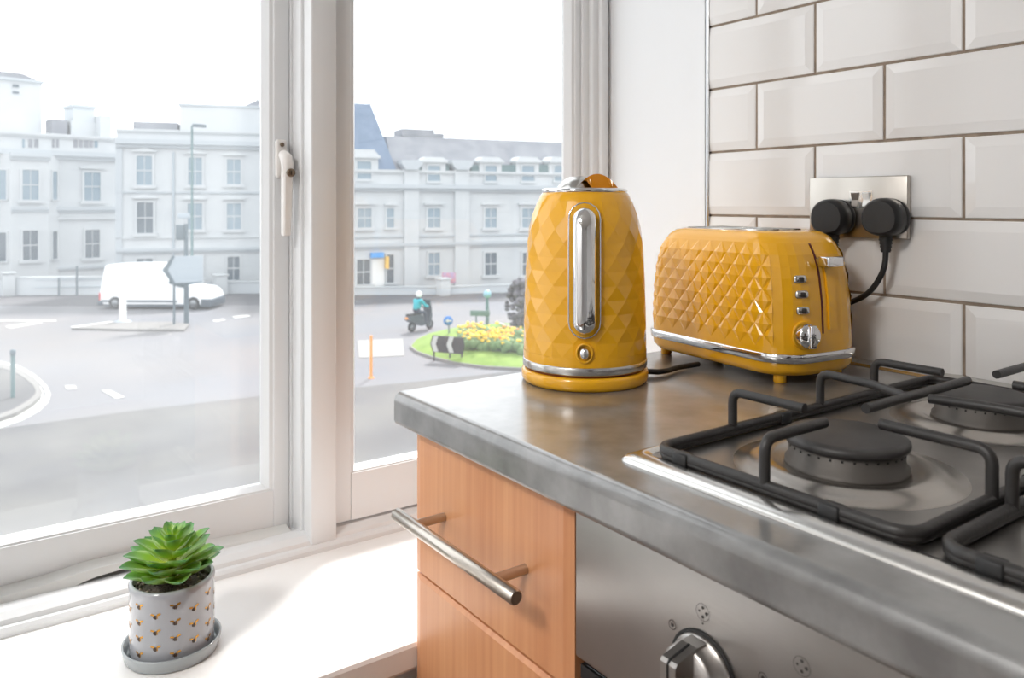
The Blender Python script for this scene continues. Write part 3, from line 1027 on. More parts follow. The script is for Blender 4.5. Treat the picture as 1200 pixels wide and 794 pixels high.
# ------------------------------------------------------------------ toaster
TA = math.radians(-6.49)
TC = (0.880, 0.686)
ts = thing('toaster', 'mustard yellow two-slot toaster with diamond facets and chrome dial', 'toaster', (TC[0], TC[1], WZ), TA)
HXT, HYT, RCT = 0.0745, 0.1345, 0.046
NS, NA, NE = 14, 6, 4                      # columns on a long side, on a corner, on an end
def toaster_ring(ix, iy, z, grow=0.0, ripple=None, k=0):
    hx, hy = HXT - ix + grow, HYT - iy + grow
    rc = RCT - max(ix, iy) * 0.35
    pts, nor, zone = [], [], []
    segs = [('e', (-(hx - rc), -hy), ((hx - rc), -hy), (0, -1), NE, 0),
            ('a', (hx - rc, -(hy - rc)), -PI / 2, None, NA, 1),
            ('e', (hx, -(hy - rc)), (hx, hy - rc), (1, 0), NS, 2),
            ('a', (hx - rc, hy - rc), 0, None, NA, 3),
            ('e', (hx - rc, hy), (-(hx - rc), hy), (0, 1), NE, 4),
            ('a', (-(hx - rc), hy - rc), PI / 2, None, NA, 5),
            ('e', (-hx, hy - rc), (-hx, -(hy - rc)), (-1, 0), NS, 6),
            ('a', (-(hx - rc), -(hy - rc)), PI, None, NA, 7)]
    for kind, a, b, n_, cnt, zid in segs:
        for q in range(cnt):
            t = q / cnt
            if kind == 'e':
                pts.append((a[0] + (b[0] - a[0]) * t, a[1] + (b[1] - a[1]) * t))
                nor.append(n_)
            else:
                an = b + PI / 2 * t
                pts.append((a[0] + rc * math.cos(an), a[1] + rc * math.sin(an)))
                nor.append((math.cos(an), math.sin(an)))
            # relief: none on the control end (-y) and fading over its corners
            w = 1.0
            if zid == 0:
                w = 0.0
            elif zid == 1:
                w = 1.0 if t > 0.45 else 0.0
            elif zid == 7:
                w = 1.0 if t < 0.45 else 0.0
            zone.append(w)
    out = []
    for i, (p, n_) in enumerate(zip(pts, nor)):
        d = 0.0
        if ripple:
            d = (ripple if (i + k) % 2 == 1 else -0.0003) * zone[i]
        out.append((p[0] + n_[0] * d, p[1] + n_[1] * d, z))
    return out, zone
def t_inset(z):
    tab = [(0.0, 0, 0), (0.04, 0, 0), (0.10, 0.0012, 0.003), (0.13, 0.003, 0.007), (0.15, 0.0052, 0.012), (0.165, 0.009, 0.019), (0.175, 0.0135, 0.027), (0.181, 0.0190, 0.037), (0.183, 0.026, 0.047)]
    for a, b in zip(tab, tab[1:]):
        if z <= b[0]:
            t = (z - a[0]) / (b[0] - a[0])
            return a[1] + (b[1] - a[1]) * t, a[2] + (b[2] - a[2]) * t
    return tab[-1][1], tab[-1][2]
def toaster_body():
    m = MB()
    zs = [0.0445 + 0.0138 * k for k in range(10)]       # facet rows
    rows, nrm = [], []
    for k, z in enumerate(zs):
        ix, iy = t_inset(z)
        r0, zone = toaster_ring(ix, iy, z)
        r1, _ = toaster_ring(ix, iy, z, 0.001)
        rows.append([Vector(p) for p in r0])
        nrm.append([(Vector(b) - Vector(a)) * 1000 for a, b in zip(r0, r1)])
    n = len(rows[0])
    D = 0.0015
    for k in range(len(zs) - 1):
        for i in range(n):
            j = (i + 1) % n
            c = [(i, k), (j, k), (j, k + 1), (i, k + 1)]
            if zone[i] + zone[j] == 0:
                m.add([rows[b][a] for a, b in c], [(0, 1, 2, 3)], 0, True)
                continue
            for q, (a, b) in enumerate(c):
                par = (i + (1 if q in (1, 2) else 0) + b) % 2
                if par == 0:
                    continue
                hq, vq = {0: (1, 3), 1: (0, 2), 2: (3, 1), 3: (2, 0)}[q]
                O, X, Y = rows[b][a], rows[c[hq][1]][c[hq][0]], rows[c[vq][1]][c[vq][0]]
                d = D if (0 < b < len(zs) - 1 and zone[a] and zone[i] and zone[j]) else 0.0
                dv = nrm[b][a] * d
                O2, C = O + dv, O + (X - O) * 0.55 + dv
                f = [(0, 1, 3), (1, 2, 3)]
                if q in (1, 3):
                    f = [t[::-1] for t in f]
                m.add([O2, C, X, Y], f, 0, False)
    lo = [toaster_ring(*t_inset(z), z)[0] for z in (0.0365, zs[0])]
    loft(lo, m, cap=False)
    up = [toaster_ring(*t_inset(z), z)[0] for z in (zs[-1], 0.172, 0.175, 0.178, 0.180, 0.181, 0.182, 0.183)]
    loft(up, m, cap=True)
    return m
tb = obj('body', toaster_body(), 'yellow', ts)
obj('chrome_band', loft([toaster_ring(0, 0, z, g)[0] for z, g in ((0.0268, 0.0), (0.0270, 0.0022), (0.0360, 0.0030), (0.0375, 0.0022), (0.0378, -0.001))]), 'chrome', ts)
obj('base', loft([toaster_ring(0, 0, z, g)[0] for z, g in ((0.0100, -0.012), (0.0100, -0.008), (0.0120, -0.004), (0.018, -0.0005), (0.0290, 0.0005))]).add(toaster_ring(0, 0, 0.0100, -0.012)[0], [list(range(60))[::-1]]), 'yellow', ts)
for x, y in ((-0.05, -0.105), (0.05, -0.105), (-0.05, 0.105), (0.05, 0.105)):
    obj('foot', MB().lathe([(0.0065, 0.0), (0.0078, 0.001), (0.0078, 0.0105)], 16, c=(x, y, 0)), 'yellow', ts)
for x in (-0.020, 0.020):
    sl = obj('bread_slot', MB().box(x - 0.0115, x + 0.0115, -0.062, 0.075, 0.1790, 0.18345), 'dark', ts)
fr = MB()
for x in (-0.020, 0.020):
    fr.tube([Vector((x + a, b, 0.1832)) for a, b in ((-0.013, -0.064), (0.013, -0.064), (0.013, 0.077), (-0.013, 0.077))], 0.0012, 6, closed=True)
obj('slot_surround', fr, 'satin', ts)
# controls on the near end
def end_pt(x, z):
    """point and outward normal of the control end at local x, height z"""
    ix, iy = t_inset(z)
    hx, hy = HXT - ix, HYT - iy
    rc = RCT - max(ix, iy) * 0.35
    if abs(x) <= hx - rc:
        return Vector((x, -hy, z)), Vector((0, -1, 0))
    s = 1 if x > 0 else -1
    dx = min((abs(x) - (hx - rc)) / rc, 0.99)
    n = Vector((s * dx, -math.sqrt(1 - dx * dx), 0))
    return Vector((s * (hx - rc) + rc * n.x, -(hy - rc) + rc * n.y, z)), n
def place(mb, x, z, off=0.0):
    p, n = end_pt(x, z)
    a = math.atan2(n.x, -n.y)          # local -y -> n
    return mb.xform(Matrix.Translation(p + n * off) @ Matrix.Rotation(a, 4, 'Z'))
XB = -0.040
for z in (0.1265, 0.1085, 0.0895):
    b = obj('button', place(MB().bbox(-0.0085, 0.0085, -0.0035, 0.002, -0.0046, 0.0046, 0.003, 3), XB, z), 'satin', ts)
    obj('button_icon', place(MB().bbox(-0.0032, 0.0032, -0.0042, -0.003, -0.0030, 0.0030, 0.001, 1), XB, z), 'ink', b)
RX = Matrix.Rotation(PI / 2, 4, 'X')
dl = MB().lathe([(0.0172, -0.001), (0.0172, 0.0015), (0.0160, 0.0020)], 32).xform(RX)
dcol = obj('dial_collar', place(dl, XB + 0.001, 0.0605), 'yellow', ts)
dk = MB().lathe([(0.0145, 0.0), (0.0145, 0.010), (0.0135, 0.0125), (0.0, 0.0135)], 32).xform(RX)
dial = obj('dial', place(dk, XB + 0.001, 0.0605), 'chrome', ts)
obj('dial_grip', place(MB().bbox(-0.0045, 0.0045, -0.0190, -0.010, -0.0138, 0.0138, 0.002, 2), XB + 0.001, 0.0605), 'chrome', dial)
def end_strip(x0, x1, z0, z1, off, dep):
    """thin panel wrapped on the control end"""
    m = MB()
    vs, fs = [], []
    n = 12
    for k in range(n + 1):
        z = z0 + (z1 - z0) * k / n
        for x in (x0, x1):
            p, nn = end_pt(x, z)
            vs.append(p + nn * off)
        for x in (x1, x0):
            p, nn = end_pt(x, z)
            vs.append(p - nn * dep)
    for k in range(n):
        for q in range(4):
            a, b = k * 4 + q, k * 4 + (q + 1) % 4
            fs.append((a, b, b + 4, a + 4))
    fs += [(3, 2, 1, 0), (n * 4, n * 4 + 1, n * 4 + 2, n * 4 + 3)]
    return m.add(vs, fs)
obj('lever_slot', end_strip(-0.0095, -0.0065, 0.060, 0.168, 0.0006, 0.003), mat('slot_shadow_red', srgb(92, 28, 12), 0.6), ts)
obj('guide_channel', end_strip(0.002, 0.016, 0.064, 0.150, 0.0024, 0.003), 'yellow', ts)
lv = MB().bbox(-0.013, 0.014, -0.022, -0.006, -0.006, 0.006, 0.0015, 2)
lv.bbox(-0.010, -0.006, -0.010, 0.003, -0.004, 0.004, 0.001, 1)
obj('lever', place(lv, 0.001, 0.1470), 'chrome', ts)

# ------------------------------------------------------------------ double socket, plugs and leads
sy0, sy1, sz0, sz1 = 0.5191, 0.6594, 1.0815, 1.1632
sk = thing('wall_socket', 'brushed steel double wall socket with two switches on the tiled wall', 'socket', (0.994, (sy0 + sy1) / 2, (sz0 + sz1) / 2))
ST = Matrix.Translation((-0.994, -(sy0 + sy1) / 2, -(sz0 + sz1) / 2))
obj('face_plate', MB().bbox(0.9865, 0.9950, sy0, sy1, sz0, sz1, 0.0015, 2).xform(ST), 'socket', sk)
for y, m_ in ((0.5900, 'nickel'), (0.5740, 'white_plastic')):
    rk = MB()
    vs = [(0.9868, y - 0.0052, 1.1225), (0.9868, y + 0.0052, 1.1225), (0.9868, y + 0.0052, 1.1420), (0.9868, y - 0.0052, 1.1420),
          (0.9838, y - 0.0046, 1.1235), (0.9838, y + 0.0046, 1.1235), (0.9858, y + 0.0046, 1.1320), (0.9858, y - 0.0046, 1.1320), (0.9828, y + 0.0046, 1.1410), (0.9828, y - 0.0046, 1.1410)]
    rk.add(vs, [(4, 5, 6, 7), (7, 6, 8, 9), (0, 1, 5, 4), (2, 3, 9, 8), (1, 2, 8, 6, 5), (3, 0, 4, 7, 9)])
    o = obj('rocker_switch', rk.xform(ST), mat('rocker_grey_metal', srgb(150, 142, 134), 0.45, 0.6) if m_ == 'nickel' else m_, sk)
    if m_ == 'white_plastic':
        o['label'] = 'bright white rocker switch'
obj('switch_surround', MB().box(0.9862, 0.9868, 0.5660, 0.5980, 1.1205, 1.1440).xform(ST), 'steelrim', sk)
obj('outlet', MB().box(0.9860, 0.9868, 0.528, 0.550, 1.095, 1.125).xform(ST), 'black', sk)
obj('outlet', MB().box(0.9860, 0.9868, 0.602, 0.624, 1.095, 1.125).xform(ST), 'black', sk)
def plug(label, y, z, lead):
    p = thing('power_plug', label, 'plug', (0.986, y, z))
    m = MB()
    out = []
    for k in range(28):
        a = 2 * PI * k / 28
        cx, cz = math.cos(a), math.sin(a)
        rx_ = abs(cx) ** 0.92 * (1 if cx > 0 else -1) * 0.0262
        rz_ = abs(cz) ** (0.98 if cz > 0 else 0.72) * (1 if cz > 0 else -1) * (0.0255 if cz > 0 else 0.0235)
        out.append((rx_, rz_))
    rings = []
    for x, s in ((0.0, 0.90), (-0.004, 0.97), (-0.010, 0.99), (-0.0105, 0.95), (-0.0135, 0.95), (-0.014, 1.0), (-0.026, 0.99), (-0.031, 0.93), (-0.034, 0.82)):
        rings.append([(x, -a * s, b * s) for a, b in out])
    loft(rings, m)
    obj('body', m, 'black', p)
    bt = MB().tube([(-0.016, 0, -0.020), (-0.016, 0, -0.028), (-0.016, 0, -0.044)], [0.0085, 0.0075, 0.0055], 12)
    for k in range(4):
        bt.tube([(-0.016, 0, -0.027 - k * 0.0045), (-0.016, 0, -0.029 - k * 0.0045)], 0.0084 - k * 0.0007, 12)
    obj('cable_boot', bt, 'rubber', p)
    L = MB().tube(fillet([(a - 0.986, b - y, c - z) for a, b, c in lead], 0.03, 6), 0.0036, 10)
    obj('lead', L, 'rubber', p)
    return p
plug('black plug in the right-hand outlet, its lead curving down behind the toaster', 0.5385, 1.1090, [(0.970, 0.5385, 1.075), (0.970, 0.5390, 1.045), (0.972, 0.560, 1.010), (0.975, 0.600, 0.990), (0.978, 0.640, 0.975), (0.980, 0.660, 0.925)])
plug('black plug in the left-hand outlet, half hidden behind the toaster top', 0.6122, 1.1080, [(0.970, 0.6122, 1.07), (0.972, 0.6122, 1.01), (0.978, 0.640, 0.95), (0.980, 0.680, 0.918)])

# ------------------------------------------------------------------ succulent, pot and saucer
PX, PY, SZ = 0.2020, 0.9450, 0.623
sa = obj('saucer', MB().lathe([(0.0, 0.0), (0.0465, 0.0), (0.0495, 0.0015), (0.0520, 0.0130), (0.0520, 0.0150), (0.0500, 0.0152), (0.0482, 0.0060), (0.0460, 0.0045), (0.0, 0.0040)], 64), 'saucer', None, (PX, PY, SZ))
tag(sa, 'round pale grey glazed saucer under the bee-print plant pot', 'saucer')
pl = thing('potted_succulent', 'green rosette succulent in a pale grey bee-print pot on the window sill', 'plant', (PX, PY, SZ + 0.0048))
PR, PH = 0.0445, 0.0800
pot = obj('pot', MB().lathe([(0.0, 0.0), (PR - 0.003, 0.0), (PR - 0.001, 0.002), (PR, 0.006), (PR, PH - 0.008), (PR + 0.0008, PH - 0.003), (PR - 0.0008, PH), (PR - 0.0030, PH), (PR - 0.0040, PH - 0.003), (PR - 0.0040, PH - 0.012), (0.0, PH - 0.012)], 72), 'pot', pl)
sb = MB().lathe([(PR - 0.0042, PH - 0.0095), (0.020, PH - 0.0070), (0.0, PH - 0.0060)], 32, caps=False)
soil = obj('gravel', sb, 'gravel', pl)
st = MB()
for k in range(170):
    a, r = random.uniform(0, 2 * PI), (PR - 0.006) * math.sqrt(random.random())
    st.ball((r * math.cos(a), r * math.sin(a), PH - 0.0075), random.uniform(0.0012, 0.0026), random.choice((0, 0, 1)), 1)
stones = obj('stone_chips', st, ['gravel', mat('pale_stone', srgb(170, 156, 140), 0.8)], soil)
stones['kind'] = 'stuff'
def bee_mesh():
    m = MB()
    def P(u, w):
        a = u / PR
        R_ = PR + 0.00025
        return (R_ * math.cos(a), R_ * math.sin(a), w)
    def quad(pts, mi):
        m.add([P(u, w) for u, w in pts], [list(range(len(pts)))], mi)
    for u0, u1, w0, w1, mi in ((-0.0026, -0.0015, -0.0022, 0.0004, 0), (-0.0013, -0.0003, -0.0030, 0.0010, 0), (-0.0001, 0.0010, -0.0032, 0.0012, 0), (0.0012, 0.0022, -0.0024, 0.0006, 1)):
        quad([(u0, w0), (u1, w0 - 0.0002), (u1, w1), (u0, w1)], mi)
    quad([(-0.0008, 0.0008), (-0.0018, 0.0022), (-0.0052, 0.0027), (-0.0058, 0.0012), (-0.0030, 0.0004)], 1)
    quad([(0.0008, 0.0008), (0.0018, 0.0026), (0.0050, 0.0035), (0.0056, 0.0018), (0.0030, 0.0006)], 1)
    quad([(-0.0028, 0.0006), (-0.0048, 0.0012), (-0.0050, 0.0006)], 0)
    quad([(0.0026, 0.0006), (0.0046, 0.0016), (0.0048, 0.0010)], 0)
    return m
bee0 = None
ncol = 14
for i in range(ncol):
    for k in range(4):
        z = 0.013 + 0.0172 * k + (0.0086 if i % 2 else 0.0)
        if z > PH - 0.012:
            continue
        a = 2 * PI * i / ncol + 0.08
        if bee0 is None:
            bee0 = obj('bee_motif', bee_mesh(), ['bee_dark', 'bee_gold'], pot, (0, 0, z), (0, 0, a))
        else:
            share(bee0, pot, (0, 0, z), (0, 0, a))
def leaf_mesh(curl):
    """thick pointed leaf along +x, length 1"""
    m = MB()
    n, w = 9, 9
    vs = []
    for side in (1, -1):
        for i in range(n + 1):
            t = i / n
            half = 0.25 * (math.sin(PI * min(1, t ** 1.12 * 0.98 + 0.02)) ** 0.75) + 0.06 * (1 - t)
            if i == n:
                half = 0.003
            for j in range(w + 1):
                s = -1 + 2 * j / w
                y = half * s
                lift = curl * t * t + 0.30 * half * s * s * 1.4
                th = 0.055 * (1 - t * 0.72) * math.sqrt(max(0.0, 1 - s * s))
                z = lift + (th * 0.55 if side == 1 else -th * 1.1)
                vs.append((t, y, z))
    fs = []
    k = (n + 1) * (w + 1)
    for i in range(n):
        for j in range(w):
            a = i * (w + 1) + j
            fs.append((a, a + w + 1, a + w + 2, a + 1))
            fs.append((k + a, k + a + 1, k + a + w + 2, k + a + w + 1))
    return m.add(vs, fs, 0, True)
LB = [obj('leaf', leaf_mesh(c), 'leaf', pl) for c in (0.10, 0.16)]
used = [False, False]
def put_leaf(which, a, el, L, z, r0):
    base = (r0 * math.cos(a), r0 * math.sin(a), z)
    rot = Matrix.Rotation(a, 4, 'Z') @ Matrix.Rotation(-el, 4, 'Y')
    e = rot.to_euler()
    if not used[which]:
        used[which] = True
        o = LB[which]
        o.location, o.rotation_euler, o.scale = base, e, (L, L, L)
    else:
        share(LB[which], pl, base, e, (L, L, L))
zb = PH - 0.004
layers = [(8, 0.052, 12, 0.001, 0.004), (7, 0.053, 14, 0.009, 0.004), (7, 0.049, 19, 0.016, 0.003), (6, 0.042, 27, 0.025, 0.003), (6, 0.033, 34, 0.033, 0.002), (5, 0.024, 42, 0.040, 0.002), (4, 0.015, 58, 0.047, 0.001)]
for li, (n, L, el, dz, r0) in enumerate(layers):
    for k in range(n):
        a = 2 * PI * k / n + li * 0.61 + random.uniform(-0.08, 0.08)
        put_leaf((li + k) % 2, a, math.radians(el + random.uniform(-4, 4)), L * random.uniform(0.92, 1.06), zb + dz, r0)
obj('stem', MB().tube([(0, 0, zb - 0.006), (0, 0, zb + 0.024), (0, 0, zb + 0.050)], [0.0045, 0.004, 0.002], 10), mat('stem_green', srgb(150, 170, 60), 0.5), pl)

# ================================================================== outside: the street seen from a first-floor window
GZ = EYE - 6.0                             # street level
def cam_xy(r, d):
    """a point r metres right of and d metres ahead of the viewpoint"""
    return Vector((CS * r + SN * d, -SN * r + CS * d))
def gnd(px, py, h=0.0):
    """street point under a direction of the photograph (h: height above the street)"""
    d = FPX * (6.0 - h) / (py - HY)
    p = cam_xy((px - CX) / FPX * d, d)
    return Vector((p.x, p.y, GZ + h))
def ground_poly(name, pts, z0, z1, m, parent=None, px=True):
    q = [gnd(*p) for p in pts] if px else [Vector((*cam_xy(*p), 0)) for p in pts]
    mb = MB().prism([(v.x, v.y) for v in q], 'z', GZ + z0, GZ + z1)
    return mb
def S_(name, mb, m):
    return struct(name, mb, m)

# road surfaces
S_('road', ground_poly('r', [(-120, 60), (140, 60), (140, 2), (-120, 2)], -0.3, 0.0, None, px=False), 'asphalt')
near = [(-320, 546), (0, 502.5), (160, 481), (305, 464), (418, 454), (520, 444), (612, 434), (800, 428), (1500, 420)]
q = [gnd(*p) for p in near]
nb = [Vector((*cam_xy(60, 2.2), 0)), Vector((*cam_xy(-40, 2.2), 0))]
S_('road_near', MB().prism([(v.x, v.y) for v in q + nb], 'z', GZ - 0.02, GZ + 0.012), 'asphalt_dark')
far = [(-900, 357), (0, 358), (120, 358.5), (300, 357), (420, 356.5), (640, 352), (1000, 350), (2600, 350)]
q = [gnd(*p) for p in far]
fb = [Vector((*cam_xy(120, 70), 0)), Vector((*cam_xy(-120, 70), 0))]
S_('road_far', MB().prism([(v.x, v.y) for v in q + fb], 'z', GZ - 0.02, GZ + 0.010), 'pavement')

def mark(pts, m_='line'):
    q = [gnd(*p) for p in pts]
    return struct('road_marking', MB().prism([(v.x, v.y) for v in q], 'z', GZ + 0.008, GZ + 0.02), m_)
mark([(76, 452), (88, 452), (90, 456), (78, 456.5)])
mark([(119, 458), (129, 457.5), (146, 465.5), (136, 467.5)])
mark([(6, 382.5), (46, 376.5), (50, 378.5), (12, 385)])
mark([(82, 383), (130, 376.5), (136, 378.5), (90, 385)])
mark([(249, 375.5), (262, 373.5), (265, 375.3), (252, 377.3)])
mark([(272, 371), (290, 369), (294, 370.6), (276, 373)])
mark([(-40, 374.5), (66, 375), (66, 376.5), (-40, 376)])
mark([(419, 399), (472, 397), (474, 417), (421, 419.5)], 'line_worn')

# traffic island with van-side bollard, kerbed
isl = MB()
q = [gnd(*p) for p in [(84, 386.5), (130, 379.5), (200, 379), (222, 381.5), (216, 388.5), (150, 388)]]
isl.prism([(v.x, v.y) for v in q], 'z', GZ, GZ + 0.10)
S_('road_island', isl, 'kerb')
# curved kerb at the left with its double white line
KOUT = [(-160, 417), (-80, 416), (0, 423.5), (22, 428.5), (42, 440), (55, 452), (59.5, 462), (57, 471), (46, 482), (26, 493), (0, 502), (-80, 520), (-160, 532)]
KMID = [(-160, 423), (-80, 422), (0, 429.5), (20, 434), (36, 444), (46, 454), (49, 462), (47, 469), (37, 478), (20, 488), (0, 495), (-80, 511), (-160, 523)]
KIN = [(-160, 427), (-80, 427), (0, 435), (16, 439), (30, 448), (39, 456), (42, 462), (40, 468), (31, 475), (16, 484), (0, 490), (-80, 505), (-160, 516)]
def band(a, b, z0, z1, m):
    A = [gnd(*p) for p in a]
    B = [gnd(*p) for p in b]
    mb = MB()
    n = len(A)
    vs = [(v.x, v.y, GZ + z1) for v in A] + [(v.x, v.y, GZ + z1) for v in B] + [(v.x, v.y, GZ + z0) for v in A] + [(v.x, v.y, GZ + z0) for v in B]
    fs = []
    for i in range(n - 1):
        fs += [(i, n + i, n + i + 1, i + 1), (2 * n + i, i, i + 1, 2 * n + i + 1), (n + i, 3 * n + i, 3 * n + i + 1, n + i + 1)]
    return mb.add(vs, fs)
def lerp(a, b, t):
    return [(p[0] + (r[0] - p[0]) * t, p[1] + (r[1] - p[1]) * t) for p, r in zip(a, b)]
struct('road_marking', band(KOUT, lerp(KOUT, KMID, 0.55), 0, 0.02, None), 'line')
struct('road_marking', band(lerp(KOUT, KMID, 0.72), KMID, 0, 0.02, None), 'line')
S_('pavement', ground_poly('p', KIN, 0.0, 0.12, None), 'asphalt_dark')
S_('kerb', band(KMID, KIN, 0.0, 0.13, None), 'kerb')

def post_at(name, label, cat, px, py, top_py, r, m, cap=None):
    b = gnd(px, py)
    d = FPX * 6.0 / (py - HY)
    h = (py - top_py) * d / FPX
    t = thing(name, label, cat, b)
    obj('post', MB().tube([(0, 0, 0), (0, 0, h)], r, 12), m, t)
    return t, h, d

t, h, d = post_at('marker_post', 'slim teal-grey post on the curved kerb at the left edge', 'post', 15, 470, 414, 0.06, 'pole_teal')
obj('post_cap', MB().lathe([(0.07, 0), (0.08, 0.05), (0.08, 0.16), (0.0, 0.18)], 12, c=(0, 0, h - 0.05)), 'pole', t)
t, h, d = post_at('marker_post', 'tall thin orange marker post beside the road, left of the roundabout', 'post', 435, 443, 393, 0.045, 'orange')
obj('foot', MB().lathe([(0.10, 0), (0.10, 0.04), (0.05, 0.06)], 12), 'orange', t)
t, h, d = post_at('bollard', 'white bollard on the traffic island in front of the van', 'bollard', 144, 378.5, 349, 0.17, 'white_plastic')
obj('base', MB().lathe([(0.42, 0), (0.40, 0.10), (0.2, 0.16)], 16), 'signback', t)

# direction board seen from behind, on two posts
b0, b1 = gnd(204, 382), gnd(220, 381)
dd = FPX * 6 / (381.5 - HY)
k = dd / FPX
ang = math.atan2(b1.y - b0.y, b1.x - b0.x)
brd = thing('road_sign', 'large grey arrow-ended road sign on two posts before the white van', 'sign', ((b0 + b1) / 2), ang)
hw = (b1 - b0).length / 2
for x in (-hw, hw):
    obj('post', MB().tube([(x, 0, 0), (x, 0, (381.5 - 300) * k)], 0.055, 10), 'pole', brd)
zt, zb_ = (381.5 - 300) * k, (381.5 - 331) * k
zm = (zt + zb_) / 2
xr, xl, xt = (236 - 212) * k, (203 - 212) * k, (198 - 212) * k
obj('board', MB().prism([(xr, zb_), (xr, zt), (xl, zt), (xt - 0.12, zm), (xl, zb_)], 'y', -0.06, -0.02), 'signback', brd)
obj('board_edge', MB().prism([(xr - 0.1, zb_ - 0.05), (xl, zb_ - 0.07), (xt - 0.25, zm), (xl, zt + 0.05), (xl + 0.10, zt), (xt, zm), (xl + 0.12, zb_), (xr, zb_)], 'y', -0.075, -0.055), 'pole', brd)
# traffic signal head on its pole
bt = gnd(218, 378)
ksc = FPX * 6 / (378 - HY) / FPX
ts_ = thing('traffic_signal', 'grey signal post with a small head standing behind the arrow-ended sign', 'traffic signal', bt, -YAW)
obj('post', MB().tube([(0, 0, 0), (0, 0, (378 - 262) * ksc)], 0.10, 12), 'pole', ts_)
obj('signal_head', MB().bbox(-0.42, 0.0, -0.15, 0.15, (378 - 281) * ksc, (378 - 263) * ksc, 0.05).xform(Matrix.Translation((-0.05, 0, 0))), 'pole', ts_)
obj('bracket', MB().bbox(-0.40, 0.18, -0.05, 0.05, (378 - 256) * ksc, (378 - 250) * ksc, 0.02), 'signback', ts_)
# tall lamp column
def street_lamp(label, px, py, top, arm, r):
    b = gnd(px, py)
    kk = 6 / (py - HY)
    t = thing('street_lamp', label, 'street lamp', b, -YAW)
    H_ = (py - top) * kk
    obj('column', MB().tube([(0, 0, 0), (0, 0, 1.2), (0, 0, 1.25), (0, 0, H_)], [r * 1.5, r * 1.5, r, r * 0.8], 10), 'pole_teal', t)
    obj('lantern', MB().bbox(-arm * kk, 0.1, -0.14, 0.14, H_ - 0.10, H_ + 0.10, 0.04).xform(Matrix.Rotation(math.radians(4), 4, 'Y')), 'pole', t)
    return t
street_lamp('tall thin lamp column rising in front of the white terrace above the van', 225, 349, 147, 13, 0.08)

# roundabout
RB = [(480, 408), (486, 400.5), (500, 394), (522, 388.5), (550, 385), (585, 382.5), (625, 381.5), (690, 383), (745, 389), (770, 401), (755, 416), (712, 428), (660, 433.5), (612, 434.5), (570, 432.5), (532, 427.5), (503, 420), (487, 414)]
q = [gnd(*p) for p in RB]
S_('roundabout_kerb', MB().prism([(v.x, v.y) for v in q], 'z', GZ, GZ + 0.11), 'kerb')
cen = sum(q, Vector((0, 0, 0))) / len(q)
gm = MB()
rings = []
for s, z in ((0.985, 0.10), (0.96, 0.16), (0.8, 0.32), (0.5, 0.50), (0.2, 0.58)):
    rings.append([(cen.x + (v.x - cen.x) * s, cen.y + (v.y - cen.y) * s, GZ + z) for v in q][::-1])
rings = [r[::-1] for r in rings]
loft(rings, gm)
S_('roundabout_ground', gm, 'grass')
# flower bed: foliage mass with countless daffodil heads
fl = MB()
gf = MB()
rr = random.Random(3)
def bed_height(px):
    return 0.3
for k in range(420):
    px = rr.uniform(541, 640)
    py = rr.uniform(392, 411) + (px - 560) * 0.08
    b = gnd(px, py, 0.35)
    hh = rr.uniform(0.15, 0.75)
    gf.ball((b.x, b.y, b.z + hh * 0.4), rr.uniform(0.14, 0.26), 0, 1, (1, 1, 0.9))
    if (px < 600 and rr.random() < 0.6) or rr.random() < 0.22:
        fl.ball((b.x + rr.uniform(-.15, .15), b.y + rr.uniform(-.15, .15), b.z + hh * 0.55 + 0.22), rr.uniform(0.05, 0.10), 0 if rr.random() < 0.85 else 1, 1, (1, 1, 0.7))
o = obj('bed_foliage', gf, 'foliage')
tag(o, 'low green foliage of the flower bed on the roundabout', 'foliage', None, 'stuff')
o = obj('daffodils', fl, ['flower', 'flower2'])
tag(o, 'mass of yellow daffodils blooming on the roundabout', 'flowers', None, 'stuff')

# chevron board
cb_ = gnd(525, 424)
kk = 6 / (424 - HY)
chv = thing('chevron_sign', 'black roundabout board with two white chevrons pointing left', 'sign', cb_, -YAW - 0.32)
def cx_(px):
    return (px - 525) * kk * 1.06
zc0, zc1 = (424 - 413) * kk, (424 - 393.5) * kk
bdm = MB().prism([(cx_(507), zc0), (cx_(543), zc0 - 0.02), (cx_(545), (zc0 + zc1) / 2), (cx_(543), zc1 - 0.02), (cx_(507), zc1), (cx_(504), (zc0 + zc1) / 2)], 'y', -0.04, 0.0)
bd_ = obj('board', bdm, 'signblack', chv)
for cxp in (505.5, 524):
    w = 5.4
    zm = (zc0 + zc1) / 2
    obj('chevron', MB().prism([(cx_(cxp + 3), zc0 + 0.02), (cx_(cxp + 3 + w), zc0 + 0.02), (cx_(cxp + w), zm), (cx_(cxp + 3 + w), zc1 - 0.02), (cx_(cxp + 3), zc1 - 0.02), (cx_(cxp), zm)][::-1], 'y', -0.055, -0.041), 'line', bd_)
for px in (508, 527, 541):
    obj('post', MB().tube([(cx_(px), 0.02, -0.25), (cx_(px), 0.02, zc1 - 0.1)], 0.035, 8), 'signblack', chv)
